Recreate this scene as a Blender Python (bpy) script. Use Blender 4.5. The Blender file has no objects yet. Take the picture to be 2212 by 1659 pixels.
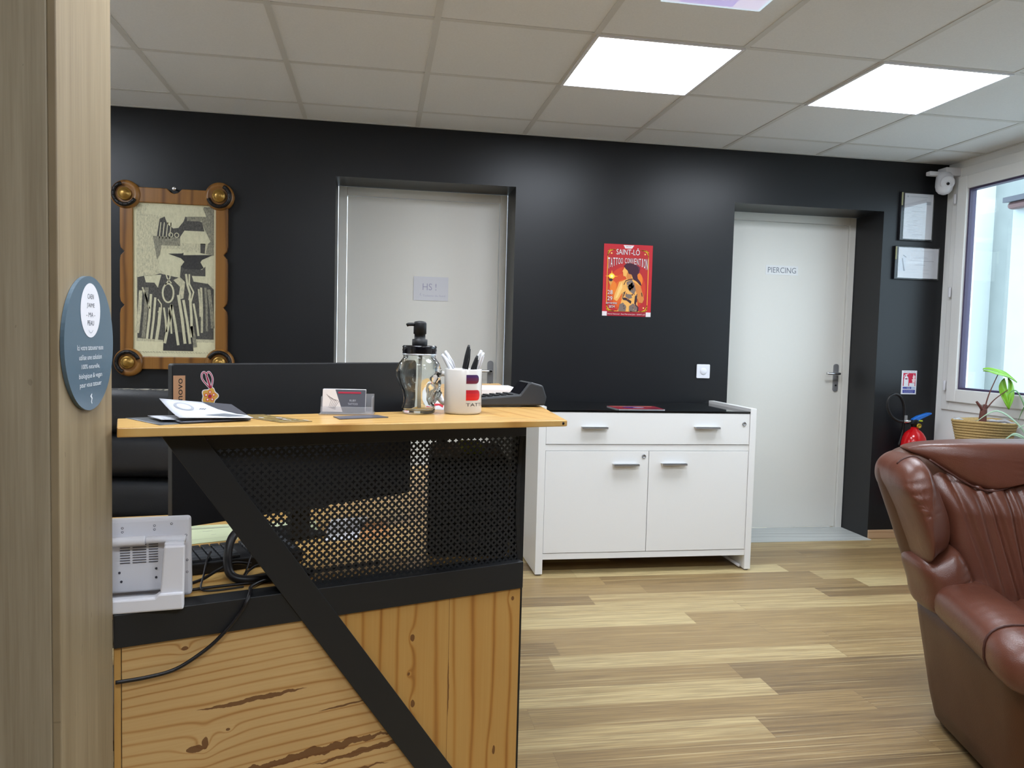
import bpy, bmesh, math, random
from mathutils import Vector, Matrix

random.seed(7)
PI = math.pi
SC = bpy.context.scene
COL = SC.collection

# ------------------------------------------------------------------ camera, world, exposure
CAM_Z = 1.203
YAW, PITCH, ROLL = 0.17108513, -0.05758419, 0.02562770
FOCAL_PX = 1682.508
def make_camera():
    F = Vector((math.sin(YAW) * math.cos(PITCH), math.cos(YAW) * math.cos(PITCH), math.sin(PITCH)))
    r = Vector((math.cos(YAW), -math.sin(YAW), 0))
    u = r.cross(F)
    c, s = math.cos(ROLL), math.sin(ROLL)
    r2, u2 = c * r + s * u, -s * r + c * u
    M = Matrix(((r2.x, u2.x, -F.x, 0), (r2.y, u2.y, -F.y, 0), (r2.z, u2.z, -F.z, CAM_Z), (0, 0, 0, 1)))
    cam = bpy.data.cameras.new('camera')
    cam.sensor_fit = 'HORIZONTAL'; cam.sensor_width = 36.0
    cam.lens = 36.0 * FOCAL_PX / 2212.0
    cam.clip_start = 0.05
    o = bpy.data.objects.new('camera', cam); COL.objects.link(o)
    o.matrix_world = M
    SC.camera = o
make_camera()

SC.view_settings.view_transform = 'Standard'
SC.view_settings.look = 'None'
SC.view_settings.exposure = 0.0
SC.view_settings.gamma = 1.0
SC.view_settings.use_curve_mapping = False
SC.cycles.use_denoising = True
SC.cycles.max_bounces = 14
SC.cycles.transmission_bounces = 14
SC.cycles.diffuse_bounces = 5
SC.cycles.transparent_max_bounces = 16
SC.cycles.sample_clamp_indirect = 6.0

LED = 22.5           # radiance of the ceiling panels
SKY = 4.4            # overcast sky
world = bpy.data.worlds.new('overcast_sky'); SC.world = world
world.use_nodes = True
bg = world.node_tree.nodes['Background']
bg.inputs[0].default_value = (0.72, 0.86, 1.0, 1); bg.inputs[1].default_value = SKY

# ------------------------------------------------------------------ helpers: colour and materials
def lin(c):
    c = c / 255.0
    return c / 12.92 if c <= 0.04045 else ((c + 0.055) / 1.055) ** 2.4
def rgb(r, g, b): return (lin(r), lin(g), lin(b), 1.0)

class NT:
    def __init__(s, name):
        s.m = bpy.data.materials.new(name); s.m.use_nodes = True
        s.t = s.m.node_tree; s.b = s.t.nodes['Principled BSDF']; s.out = s.t.nodes['Material Output']
    def n(s, typ, **kw):
        nd = s.t.nodes.new(typ)
        for k, v in kw.items(): setattr(nd, k, v)
        return nd
    def l(s, a, b): s.t.links.new(a, b)
    def val(s, sock, v):
        if hasattr(v, 'is_linked'): s.l(v, sock)
        else: sock.default_value = v
    def math(s, op, a, b=0.0, c=0.0):
        nd = s.n('ShaderNodeMath', operation=op)
        s.val(nd.inputs[0], a); s.val(nd.inputs[1], b); s.val(nd.inputs[2], c)
        return nd.outputs[0]
    def mix(s, f, a, b, blend='MIX'):
        nd = s.n('ShaderNodeMix', data_type='RGBA', blend_type=blend)
        s.val(nd.inputs[0], f); s.val(nd.inputs[6], a); s.val(nd.inputs[7], b)
        return nd.outputs[2]
    def obj(s):
        return s.n('ShaderNodeTexCoord').outputs['Object']
    def map(s, vec, scale=(1, 1, 1), loc=(0, 0, 0), rot=(0, 0, 0)):
        nd = s.n('ShaderNodeMapping'); s.l(vec, nd.inputs[0])
        nd.inputs['Scale'].default_value = scale; nd.inputs['Location'].default_value = loc; nd.inputs['Rotation'].default_value = rot
        return nd.outputs[0]
    def noise(s, vec, scale=5, detail=4, rough=0.5, dist=0.0):
        nd = s.n('ShaderNodeTexNoise'); s.l(vec, nd.inputs['Vector'])
        nd.inputs['Scale'].default_value = scale; nd.inputs['Detail'].default_value = detail
        nd.inputs['Roughness'].default_value = rough; nd.inputs['Distortion'].default_value = dist
        return nd.outputs['Fac']
    def ramp(s, f, stops):
        nd = s.n('ShaderNodeValToRGB'); s.l(f, nd.inputs[0])
        e = nd.color_ramp.elements
        while len(e) < len(stops): e.new(0.5)
        for i, (p, c) in enumerate(stops):
            e[i].position = p; e[i].color = c if len(c) == 4 else (*c, 1)
        return nd.outputs[0]
    def xyz(s, vec):
        nd = s.n('ShaderNodeSeparateXYZ'); s.l(vec, nd.inputs[0]); return nd.outputs
    def comb(s, x, y, z):
        nd = s.n('ShaderNodeCombineXYZ')
        s.val(nd.inputs[0], x); s.val(nd.inputs[1], y); s.val(nd.inputs[2], z); return nd.outputs[0]
    def white(s, vec):
        nd = s.n('ShaderNodeTexWhiteNoise', noise_dimensions='3D'); s.l(vec, nd.inputs['Vector']); return nd.outputs
    def bump(s, h, strength=0.2, dist=0.002):
        nd = s.n('ShaderNodeBump'); s.l(h, nd.inputs['Height'])
        nd.inputs['Strength'].default_value = strength; nd.inputs['Distance'].default_value = dist
        s.l(nd.outputs[0], s.b.inputs['Normal']); return nd
    def set(s, color=None, rough=None, metal=None, spec=None, coat=None):
        if color is not None: s.val(s.b.inputs['Base Color'], color)
        if rough is not None: s.val(s.b.inputs['Roughness'], rough)
        if metal is not None: s.b.inputs['Metallic'].default_value = metal
        if spec is not None: s.b.inputs['Specular IOR Level'].default_value = spec
        if coat is not None: s.b.inputs['Coat Weight'].default_value = coat; s.b.inputs['Coat Roughness'].default_value = 0.15
        return s.m

def simple(name, color, rough=0.5, metal=0.0, spec=0.5, var=0.06, scale=30, bump=0.0, coat=None):
    t = NT(name); f = t.noise(t.obj(), scale, 3)
    c2 = tuple(max(0.0, x * (1 - var)) for x in color[:3]) + (1,)
    t.set(t.mix(f, color, c2), rough, metal, spec, coat)
    if bump: t.bump(f, bump, 0.001)
    return t.m

FL_ = {}
def ink(r, g, b, rough=0.55):
    k = (r, g, b, rough)
    if k not in FL_: FL_[k] = simple('ink_%d_%d_%d' % (r, g, b), rgb(r, g, b), rough, spec=0.3, var=0.03, scale=200)
    return FL_[k]

def m_wall_dark():
    t = NT('dark_satin_paint'); o = t.obj()
    f = t.noise(o, 2.0, 3); f2 = t.noise(o, 260, 2)
    t.set(t.mix(f, rgb(22, 23, 26), rgb(25, 26, 29)), t.math('MULTIPLY_ADD', f, 0.05, 0.34), spec=0.36)
    t.bump(f2, 0.08, 0.0006); return t.m
def m_ceiling():
    t = NT('mineral_ceiling_tile'); o = t.obj()
    f = t.noise(o, 140, 5, 0.7)
    t.set(t.mix(f, rgb(232, 233, 234), rgb(214, 215, 216)), 0.95, spec=0.1)
    t.bump(f, 0.25, 0.001); return t.m
def m_floor():
    t = NT('strip_oak_vinyl'); o = t.obj(); x, y, z = t.xyz(o)
    W, L = 0.136, 1.17
    yy = t.math('DIVIDE', t.math('ADD', y, 0.022), W); row = t.math('FLOOR', yy)
    off = t.white(t.comb(row, 3.3, 1.7))[0]
    xx = t.math('ADD', t.math('DIVIDE', x, L), t.math('MULTIPLY', off, 7.0)); idx = t.math('FLOOR', xx)
    rnd = t.white(t.comb(row, idx, 0.5))[0]
    rnd2 = t.white(t.comb(row, idx, 5.5))[0]
    px = t.math('ADD', x, t.math('MULTIPLY', rnd, 37.0))
    py = t.math('ADD', y, t.math('MULTIPLY', rnd2, 11.0))
    g1 = t.noise(t.comb(t.math('MULTIPLY', px, 0.9), t.math('MULTIPLY', py, 26.0), 0.0), 1.6, 4, 0.55)
    g2 = t.noise(t.comb(t.math('MULTIPLY', px, 3.0), t.math('MULTIPLY', py, 120.0), 0.0), 1.5, 4, 0.6, 0.4)
    tone = t.math('ADD', t.math('MULTIPLY', t.math('POWER', rnd, 1.5), 0.62), t.math('MULTIPLY', g1, 0.62))
    base = t.ramp(tone, [(0.22, rgb(116, 95, 66)), (0.42, rgb(150, 124, 84)), (0.62, rgb(167, 140, 95)), (0.9, rgb(206, 185, 136))])
    base = t.mix(t.ramp(g2, [(0.36, (0.55, 0.55, 0.55)), (0.60, (0, 0, 0))]), base, rgb(98, 78, 56))
    g3 = t.noise(t.comb(t.math('MULTIPLY', px, 0.8), t.math('MULTIPLY', py, 75.0), 4.0), 1.4, 3, 0.6)
    base = t.mix(t.ramp(g3, [(0.60, (0, 0, 0)), (0.70, (0.55, 0.55, 0.55))]), base, rgb(206, 186, 140))
    fy = t.math('FRACT', yy); fx = t.math('FRACT', xx)
    e = t.math('MAXIMUM', t.math('GREATER_THAN', 0.018, fy), t.math('GREATER_THAN', 0.0022, fx))
    base = t.mix(t.math('MULTIPLY', e, 0.35), base, rgb(120, 98, 70))
    t.set(base, t.math('MULTIPLY_ADD', g2, 0.12, 0.34), spec=0.4)
    t.bump(g2, 0.10, 0.0006); return t.m

def m_wood(name, axis, light, mid, dark, freq=42, knots=(), streaks=(), rough=0.42, planks=None, kscale=1.0, plane='xz', warp=0.16):
    """axis: grain direction 'x' or 'z' (second coordinate of PLANE is across). knots: (u,v,ru,rv) along/across."""
    t = NT(name); o = t.obj(); x, y, z = t.xyz(o)
    a, b = {'xz': (x, z), 'xy': (x, y), 'yz': (y, z)}[plane]
    if axis == 'x': u, v = a, b
    else: u, v = b, a
    w = t.math('ADD', x, t.math('ADD', y, z))
    wob = t.noise(t.comb(t.math('MULTIPLY', u, 1.6), t.math('MULTIPLY', v, 6.0), 0.0), 1.3, 3)
    wide = t.noise(t.comb(t.math('MULTIPLY', u, 0.5), t.math('MULTIPLY', v, 3.2), 7.0), 1.0, 2)
    vv = t.math('ADD', t.math('ADD', v, t.math('MULTIPLY', wob, 0.022)), t.math('MULTIPLY', wide, warp))
    push = None; mask = None
    for (ku, kv, ru, rv) in knots:
        du = t.math('DIVIDE', t.math('SUBTRACT', u, ku), ru); dv = t.math('DIVIDE', t.math('SUBTRACT', v, kv), rv)
        d2 = t.math('ADD', t.math('MULTIPLY', du, du), t.math('MULTIPLY', dv, dv))
        g = t.math('DIVIDE', 1.0, t.math('ADD', 1.0, t.math('MULTIPLY', d2, 0.25)))
        p = t.math('MULTIPLY', g, 0.022)
        push = p if push is None else t.math('ADD', push, p)
        wn = t.noise(t.map(o, (90, 90, 90)), 1.0, 3)
        k = t.math('LESS_THAN', t.math('ADD', d2, t.math('MULTIPLY', wn, 1.4)), 1.55)
        mask = k if mask is None else t.math('MAXIMUM', mask, k)
    if push is not None: vv = t.math('ADD', vv, push)
    s = t.math('SINE', t.math('MULTIPLY', vv, freq * 2 * PI))
    s = t.math('MULTIPLY_ADD', s, 0.5, 0.5)
    fine = t.noise(t.comb(t.math('MULTIPLY', u, 4.0), t.math('MULTIPLY', v, 260.0), w), 1.0, 3, 0.6)
    bl = t.noise(t.comb(t.math('MULTIPLY', u, 1.1), t.math('MULTIPLY', v, 9.0), 3.0), 1.7, 3)
    tone = t.math('ADD', t.math('MULTIPLY', t.math('POWER', s, 9.0), t.math('MULTIPLY', bl, 0.85)), t.math('MULTIPLY', fine, 0.26))
    c = t.ramp(tone, [(0.08, light), (0.40, mid), (0.75, dark)])
    c = t.mix(t.math('MULTIPLY', t.ramp(bl, [(0.45, (0, 0, 0)), (0.75, (1, 1, 1))]), 0.35), c, mid)
    for (u0, v0, u1, v1, th) in streaks:
        ln = t.math('DIVIDE', t.math('SUBTRACT', u, u0), (u1 - u0))
        vc = t.math('ADD', v0, t.math('MULTIPLY', ln, (v1 - v0)))
        nn = t.math('MULTIPLY', t.math('SUBTRACT', t.noise(t.comb(t.math('MULTIPLY', u, 38.0), t.math('MULTIPLY', v, 30.0), 0), 1.0, 3), 0.5), th * 3.2)
        dd = t.math('ABSOLUTE', t.math('ADD', t.math('SUBTRACT', v, vc), nn))
        env = t.math('MULTIPLY', t.math('MULTIPLY', ln, t.math('SUBTRACT', 1.0, ln)), 4.0 * th)
        k = t.math('LESS_THAN', dd, env)
        mask = k if mask is None else t.math('MAXIMUM', mask, k)
    if mask is not None: c = t.mix(t.math('MULTIPLY', mask, 0.85), c, rgb(92, 52, 26))
    if planks:
        for q in planks:
            d = t.math('LESS_THAN', t.math('ABSOLUTE', t.math('SUBTRACT', v, q)), 0.0006)
            c = t.mix(t.math('MULTIPLY', d, 0.7), c, rgb(110, 68, 32))
    t.set(c, rough, spec=0.4); t.bump(fine, 0.06, 0.0004)
    return t.m

def m_laminate(name, light, dark, plane):
    t = NT(name); o = t.obj(); x, y, z = t.xyz(o); v = y if plane == 'y' else x
    a = t.noise(t.comb(t.math('MULTIPLY', v, 34.0), t.math('MULTIPLY', z, 1.3), 0.0), 1.0, 4, 0.55, 0.3)
    b = t.noise(t.comb(t.math('MULTIPLY', v, 240.0), t.math('MULTIPLY', z, 6.0), 2.0), 1.0, 3, 0.6)
    k = t.noise(t.comb(t.math('MULTIPLY', v, 60.0), t.math('MULTIPLY', z, 26.0), 5.0), 1.0, 2)
    f = t.math('ADD', t.math('MULTIPLY', a, 0.65), t.math('MULTIPLY', b, 0.35))
    c = t.ramp(f, [(0.32, dark), (0.62, light)])
    c = t.mix(t.math('MULTIPLY', t.math('GREATER_THAN', k, 0.74), 0.35), c, tuple(q * 0.55 for q in dark[:3]) + (1,))
    t.set(c, 0.5, spec=0.35); t.bump(b, 0.08, 0.0005); return t.m

def m_leather(name, c1, c2, rough=0.34, grain=420, wr=0.25):
    t = NT(name); o = t.obj()
    v = t.n('ShaderNodeTexVoronoi'); t.l(o, v.inputs['Vector']); v.inputs['Scale'].default_value = grain
    big = t.noise(o, 7, 3); mid = t.noise(o, 16, 3, 0.5, 0.6)
    t.set(t.mix(big, c1, c2), t.math('MULTIPLY_ADD', big, 0.14, rough - 0.05), spec=0.5)
    h = t.math('ADD', t.math('MULTIPLY', v.outputs['Distance'], 0.06), t.math('MULTIPLY', mid, wr))
    t.bump(h, 0.55, 0.008); return t.m

def m_thin_glass(name, tint=(0.96, 0.985, 0.98, 1), refl=1.0, haze=0.0):
    t = NT(name); t.t.nodes.remove(t.b)
    tr = t.n('ShaderNodeBsdfTransparent'); tr.inputs[0].default_value = tint
    gl = t.n('ShaderNodeBsdfGlossy'); gl.inputs['Roughness'].default_value = 0.02
    fr = t.n('ShaderNodeFresnel'); geo = t.n('ShaderNodeNewGeometry')
    t.l(t.math('MULTIPLY_ADD', geo.outputs['Backfacing'], 1 / 1.5 - 1.5, 1.5), fr.inputs[0])     # same reflection on both faces of the sheet
    mx = t.n('ShaderNodeMixShader'); t.l(t.math('MULTIPLY', fr.outputs[0], refl), mx.inputs[0])
    t.l(tr.outputs[0], mx.inputs[1]); t.l(gl.outputs[0], mx.inputs[2]); last = mx
    if haze:
        df = t.n('ShaderNodeBsdfDiffuse'); df.inputs[0].default_value = (0.7, 0.7, 0.72, 1)
        last = t.n('ShaderNodeMixShader'); last.inputs[0].default_value = haze
        t.l(mx.outputs[0], last.inputs[1]); t.l(df.outputs[0], last.inputs[2])
    t.l(last.outputs[0], t.out.inputs[0])
    return t.m
def m_glass(name, col=(1, 1, 1, 1), rough=0.0, ior=1.48):
    t = NT(name); t.set(col, rough); t.b.inputs['Transmission Weight'].default_value = 1.0; t.b.inputs['IOR'].default_value = ior
    return t.m
def m_emit(name, col, strength):
    t = NT(name); t.set((0.8, 0.8, 0.8, 1), 0.4)
    t.b.inputs['Emission Color'].default_value = col; t.b.inputs['Emission Strength'].default_value = strength
    return t.m
def m_etching(name, a, b, scale=120):
    t = NT(name); o = t.obj()
    f = t.noise(t.map(o, (1, 1, 0.45)), scale, 5, 0.75)
    t.set(t.ramp(f, [(0.35, a), (0.62, b)]), 0.7, spec=0.2); return t.m

M = {}
M['wall'] = m_wall_dark()
M['white_wall'] = simple('white_wall_paint', rgb(238, 238, 236), 0.8, spec=0.2, var=0.03, scale=8)
M['ceil'] = m_ceiling()
M['tbar'] = simple('white_metal_grid', rgb(206, 205, 202), 0.5, spec=0.3, var=0.03)
M['floor'] = m_floor()
M['thresh'] = m_wood('grey_vinyl', 'x', rgb(196, 199, 196), rgb(180, 183, 180), rgb(160, 162, 160), 18, plane='xy')
M['door'] = simple('white_door_paint', rgb(226, 224, 217), 0.42, spec=0.4, var=0.02, scale=60, bump=0.04)
M['pvc'] = simple('white_pvc', rgb(236, 235, 232), 0.35, spec=0.45, var=0.02)
M['cab'] = simple('white_melamine', rgb(232, 231, 229), 0.3, spec=0.45, var=0.015, scale=120)
M['blackglass'] = simple('black_glass', rgb(10, 12, 13), 0.06, spec=0.6, var=0.0)
M['alu'] = simple('brushed_aluminium', rgb(200, 202, 205), 0.35, metal=0.9, var=0.08, scale=300)
M['steel'] = simple('satin_steel', rgb(158, 158, 160), 0.42, metal=0.55, var=0.1, scale=200)
M['chrome'] = simple('chrome', rgb(225, 225, 228), 0.12, metal=1.0, var=0.02)
PL, PM, PD = rgb(199, 165, 112), rgb(184, 143, 88), rgb(148, 98, 46)
M['pine_h'] = m_wood('pine_boards_level_grain', 'x', PL, PM, PD, 52,
    knots=[(-0.672, 0.448, 0.017, 0.007), (-0.655, 0.455, 0.006, 0.012), (-0.689, 0.637, 0.006, 0.004), (-0.615, 0.472, 0.004, 0.003)],
    streaks=[(-0.67, 0.517, -0.47, 0.524, 0.0045), (-0.62, 0.385, -0.29, 0.398, 0.008), (-0.46, 0.365, -0.20, 0.378, 0.006), (-0.45, 0.47, -0.34, 0.475, 0.002), (-0.66, 0.33, -0.30, 0.335, 0.006)])
M['pine_v'] = m_wood('pine_boards_upright_grain', 'z', rgb(188, 146, 82), rgb(175, 125, 60), rgb(132, 78, 32), 26,
    knots=[(0.585, -0.255, 0.008, 0.005), (0.445, -0.252, 0.009, 0.005), (0.635, -0.022, 0.005, 0.004), (0.51, -0.262, 0.004, 0.003), (0.30, -0.06, 0.012, 0.004)],
    streaks=[(0.53, -0.173, 0.40, -0.172, 0.0016)], planks=(-0.1735,))
M['pine_top'] = m_wood('varnished_pine_top', 'x', rgb(204, 166, 102), rgb(190, 146, 80), rgb(160, 110, 52), 24, plane='xy', rough=0.3)
M['pine_ret'] = m_wood('varnished_pine_return', 'z', rgb(206, 164, 98), rgb(192, 144, 76), rgb(162, 106, 48), 20, plane='xy', rough=0.3)
M['oak'] = m_laminate('washed_oak_laminate', rgb(145, 129, 102), rgb(119, 103, 78), 'y')
M['oak2'] = m_laminate('washed_oak_laminate_front', rgb(156, 144, 122), rgb(129, 116, 94), 'x')  # side's laminate again, the front face's light level tuned into its colour
M['skirt'] = m_wood('oak_skirting', 'x', rgb(190, 158, 124), rgb(176, 142, 108), rgb(150, 118, 88), 30)
M['black'] = simple('black_powder_coat', rgb(27, 28, 30), 0.5, spec=0.4, var=0.1, scale=400, bump=0.05)
M['plastic'] = simple('black_plastic', rgb(20, 20, 22), 0.5, spec=0.35, var=0.05)
M['plastic_m'] = simple('charcoal_plastic', rgb(52, 54, 57), 0.5, spec=0.4, var=0.06)
M['gloss_black'] = simple('gloss_black_plastic', rgb(14, 14, 20), 0.16, spec=0.6, var=0.0)
M['rubber'] = simple('black_cable', rgb(18, 15, 17), 0.45, spec=0.45, var=0.05)
M['wplastic'] = simple('white_plastic', rgb(224, 224, 230), 0.4, spec=0.45, var=0.02)
M['leather'] = m_leather('brown_leather', rgb(104, 60, 44), rgb(86, 48, 36), 0.31)
M['leather_shade'] = m_leather('brown_leather_shaded', rgb(82, 46, 25), rgb(72, 40, 22), 0.42, wr=0.05)  # same brown leather, darkened so the panels' shade sits in the colour
M['thread'] = simple('brown_seam', rgb(70, 34, 24), 0.6, var=0.1)
M['bleather'] = m_leather('black_leatherette', rgb(38, 39, 42), rgb(30, 31, 34), 0.42, wr=0.12)
M['worn'] = simple('worn_edge', rgb(170, 164, 150), 0.8, var=0.4, scale=90)
M['glass'] = m_glass('clear_glass', (0.97, 1.0, 0.98, 1), 0.0, 1.42)
M['pane'] = m_thin_glass('window_glass', (0.94, 0.98, 0.98, 1), 1.6)
M['acrylic'] = m_thin_glass('clear_acrylic', (0.9, 0.9, 0.91, 1), 0.7, 0.16)
M['fglass'] = m_thin_glass('picture_glass', (0.97, 0.97, 0.97, 1), 1.4)
M['paper'] = simple('white_paper', rgb(214, 214, 219), 0.7, spec=0.2, var=0.02)
M['flyer_paper'] = simple('coated_paper', rgb(188, 190, 197), 0.6, spec=0.2, var=0.02)
M['ceramic'] = simple('white_ceramic', rgb(206, 203, 199), 0.18, spec=0.5, var=0.01)
M['led'] = m_emit('lit_led_panel', (0.88, 0.95, 1.05, 1), LED)
M['fred'] = simple('extinguisher_red', rgb(196, 14, 22), 0.16, spec=0.5, var=0.04)
M['fblue'] = simple('blue_plastic', rgb(30, 110, 205), 0.35, var=0.04)
M['brass'] = simple('brass', rgb(190, 160, 60), 0.3, metal=0.8, var=0.1)
M['frame_wood'] = m_wood('stained_frame_wood', 'z', rgb(140, 96, 44), rgb(114, 74, 30), rgb(80, 48, 18), 12, rough=0.35)
M['stud'] = simple('bronze_stud', rgb(172, 132, 62), 0.3, metal=0.6, var=0.35, scale=60)
M['iron'] = simple('dark_iron', rgb(46, 44, 44), 0.4, metal=0.7, var=0.3, scale=120)
M['straw'] = simple('woven_straw', rgb(204, 172, 116), 0.85, spec=0.15, var=0.55, scale=210, bump=0.7)
M['soil'] = simple('potting_bark', rgb(92, 52, 38), 0.9, var=0.5, scale=90, bump=0.6)
M['stem'] = simple('brown_stem', rgb(104, 58, 48), 0.7, var=0.3, scale=120)
M['film'] = simple('clear_film', rgb(206, 206, 210), 0.15, var=0.2, scale=60)
M['spider'] = simple('pale_leaf', rgb(176, 205, 172), 0.45, var=0.25, scale=25)
M['spider_d'] = simple('green_leaf', rgb(96, 150, 74), 0.45, var=0.25, scale=25)
def m_leaf(name, g, yel, z0, z1):
    t = NT(name); o = t.obj(); x, y, z = t.xyz(o)
    f = t.math('DIVIDE', t.math('SUBTRACT', z, z0), z1 - z0)
    f = t.math('ADD', f, t.math('MULTIPLY', t.math('SUBTRACT', t.noise(o, 28, 3), 0.5), 0.7))
    t.set(t.ramp(f, [(0.15, yel), (0.55, g)]), 0.4, spec=0.4)
    t.b.inputs['Transmission Weight'].default_value = 0.0
    return t.m
M['leaf'] = m_leaf('fresh_leaf', rgb(120, 178, 44), rgb(132, 190, 52), 0, 1)
M['leaf_y'] = m_leaf('yellowing_leaf', rgb(128, 184, 50), rgb(226, 226, 92), -0.2, -0.09)
M['plaster'] = simple('grey_render', rgb(196, 204, 208), 0.9, spec=0.1, var=0.12, scale=6, bump=0.2)
M['plaster_w'] = simple('white_render', rgb(235, 238, 236), 0.9, spec=0.1, var=0.03, scale=6)
M['slate'] = simple('slate', rgb(88, 90, 100), 0.6, var=0.15, scale=14)
M['zinc'] = simple('zinc_gutter', rgb(120, 92, 92), 0.5, metal=0.3, var=0.1)
M['asphalt'] = simple('pale_paving', rgb(205, 204, 200), 0.9, var=0.2, scale=60)

# ------------------------------------------------------------------ helpers: meshes and objects
class MB:
    def __init__(s): s.v = []; s.f = []; s.mi = []; s.sm = []
    def add(s, vs, fs, mi=0, smooth=False):
        o = len(s.v); s.v += [tuple(v) for v in vs]
        for f in fs: s.f.append([i + o for i in f]); s.mi.append(mi); s.sm.append(smooth)
        return s
    def box(s, a, b, mi=0):
        x0, y0, z0 = (min(p, q) for p, q in zip(a, b)); x1, y1, z1 = (max(p, q) for p, q in zip(a, b))
        vs = [(x0, y0, z0), (x1, y0, z0), (x1, y1, z0), (x0, y1, z0), (x0, y0, z1), (x1, y0, z1), (x1, y1, z1), (x0, y1, z1)]
        return s.add(vs, [(3, 2, 1, 0), (4, 5, 6, 7), (0, 1, 5, 4), (1, 2, 6, 5), (2, 3, 7, 6), (3, 0, 4, 7)], mi)
    def hexa(s, lo, hi, mi=0):
        n = len(lo); vs = list(lo) + list(hi)
        fs = [tuple(reversed(range(n))), tuple(range(n, 2 * n))] + [(i, (i + 1) % n, n + (i + 1) % n, n + i) for i in range(n)]
        return s.add(vs, fs, mi)
    def loft(s, rings, mi=0, cap0=True, cap1=True, smooth=True, closed=True):
        n = len(rings[0]); vs = [p for r in rings for p in r]; fs = []
        for k in range(len(rings) - 1):
            for i in range(n if closed else n - 1):
                j = (i + 1) % n
                fs.append((k * n + i, k * n + j, (k + 1) * n + j, (k + 1) * n + i))
        if cap0: fs.append(tuple(reversed(range(n))))
        if cap1: fs.append(tuple(range((len(rings) - 1) * n, len(rings) * n)))
        return s.add(vs, fs, mi, smooth)
    def lathe(s, prof, c=(0, 0, 0), n=32, mi=0, axis='z', cap0=True, cap1=True, wob=None):
        rings = []
        for k, (r, h) in enumerate(prof):
            ring = []
            for i in range(n):
                a = 2 * PI * i / n; rr = r + (wob(k, a) if wob else 0)
                p = (rr * math.cos(a), rr * math.sin(a), h)
                if axis == 'y': p = (p[0], -p[2], p[1])
                if axis == 'x': p = (p[2], p[0], p[1])
                ring.append((c[0] + p[0], c[1] + p[1], c[2] + p[2]))
            rings.append(ring)
        return s.loft(rings, mi, cap0, cap1)
    def tube(s, pts, r, n=10, mi=0, cap=True, taper=None):
        pts = [Vector(p) for p in pts]; rings = []; up = Vector((0, 0, 1)); nrm = None
        for k, p in enumerate(pts):
            d = (pts[min(k + 1, len(pts) - 1)] - pts[max(k - 1, 0)]).normalized()
            if nrm is None:
                nrm = d.cross(up) if abs(d.dot(up)) < 0.95 else d.cross(Vector((1, 0, 0)))
            nrm = (nrm - d * nrm.dot(d)).normalized(); b = d.cross(nrm)
            rr = r(k / max(1, len(pts) - 1)) if callable(r) else r
            rings.append([tuple(p + nrm * (rr * math.cos(2 * PI * i / n)) + b * (rr * math.sin(2 * PI * i / n))) for i in range(n)])
        return s.loft(rings, mi, cap, cap)
    def prism(s, poly, y0, y1, mi=0):
        """poly in (x,z), extruded along y"""
        return s.hexa([(p[0], y1, p[1]) for p in poly], [(p[0], y0, p[1]) for p in poly], mi)
    def slab(s, poly, z0, z1, mi=0):
        return s.hexa([(p[0], p[1], z0) for p in poly], [(p[0], p[1], z1) for p in poly], mi)
    def xf(s, Mx, start=0):
        s.v = s.v[:start] + [tuple(Mx @ Vector(v)) for v in s.v[start:]]; return s

def spline(pts, k=8):
    P = [Vector(p) for p in pts]; out = []
    for i in range(len(P) - 1):
        p0, p1, p2, p3 = P[max(i - 1, 0)], P[i], P[i + 1], P[min(i + 2, len(P) - 1)]
        for j in range(k):
            t = j / k
            out.append(0.5 * ((2 * p1) + (-p0 + p2) * t + (2 * p0 - 5 * p1 + 4 * p2 - p3) * t * t + (-p0 + 3 * p1 - 3 * p2 + p3) * t ** 3))
    out.append(P[-1]); return out

WM = {}   # world matrix of every empty / object made here
def obj(name, mb, mat, parent=None, bevel=0.0, sub=0, smooth=False, world=False, segs=2, label=None, angle=40):
    me = bpy.data.meshes.new(name)
    vs = mb.v
    if world and parent is not None:
        inv = WM[parent.name].inverted(); vs = [tuple(inv @ Vector(v)) for v in vs]
    me.from_pydata(vs, [], mb.f); 
    mats = mat if isinstance(mat, (list, tuple)) else [mat]
    for m in mats: me.materials.append(m)
    for p, mi, sm in zip(me.polygons, mb.mi, mb.sm):
        p.material_index = mi; p.use_smooth = sm or smooth
    me.update()
    bm = bmesh.new(); bm.from_mesh(me)
    if len(bm.faces) < 60000 and not getattr(mb, 'flat', False):
        bmesh.ops.recalc_face_normals(bm, faces=bm.faces)
    bm.to_mesh(me); bm.free()
    o = bpy.data.objects.new(name, me); COL.objects.link(o)
    if parent is not None: o.parent = parent
    WM[o.name] = WM[parent.name].copy() if parent is not None else Matrix.Identity(4)
    if bevel:
        b = o.modifiers.new('bevel', 'BEVEL'); b.width = bevel; b.segments = segs; b.limit_method = 'ANGLE'; b.angle_limit = math.radians(angle)
        b.harden_normals = False
    if sub:
        q = o.modifiers.new('subsurf', 'SUBSURF'); q.levels = sub; q.render_levels = sub
    if label: o['label'] = label
    return o
def thing(name, label, cat, loc=(0, 0, 0), rotz=0.0, group=None, rot=None):
    o = bpy.data.objects.new(name, None); COL.objects.link(o)
    o.empty_display_size = 0.05
    o.location = loc; o.rotation_euler = rot if rot else (0, 0, rotz)
    o['label'] = label; o['category'] = cat
    if group: o['group'] = group
    from mathutils import Euler
    WM[o.name] = Matrix.Translation(Vector(loc)) @ Euler(o.rotation_euler[:]).to_matrix().to_4x4()
    return o
def tag(o, label, cat, group=None):
    o['label'] = label; o['category'] = cat
    if group: o['group'] = group
    return o
def struct(o, label=None, cat=None):
    o['kind'] = 'structure'
    if label: o['label'] = label
    if cat: o['category'] = cat
    return o
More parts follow.
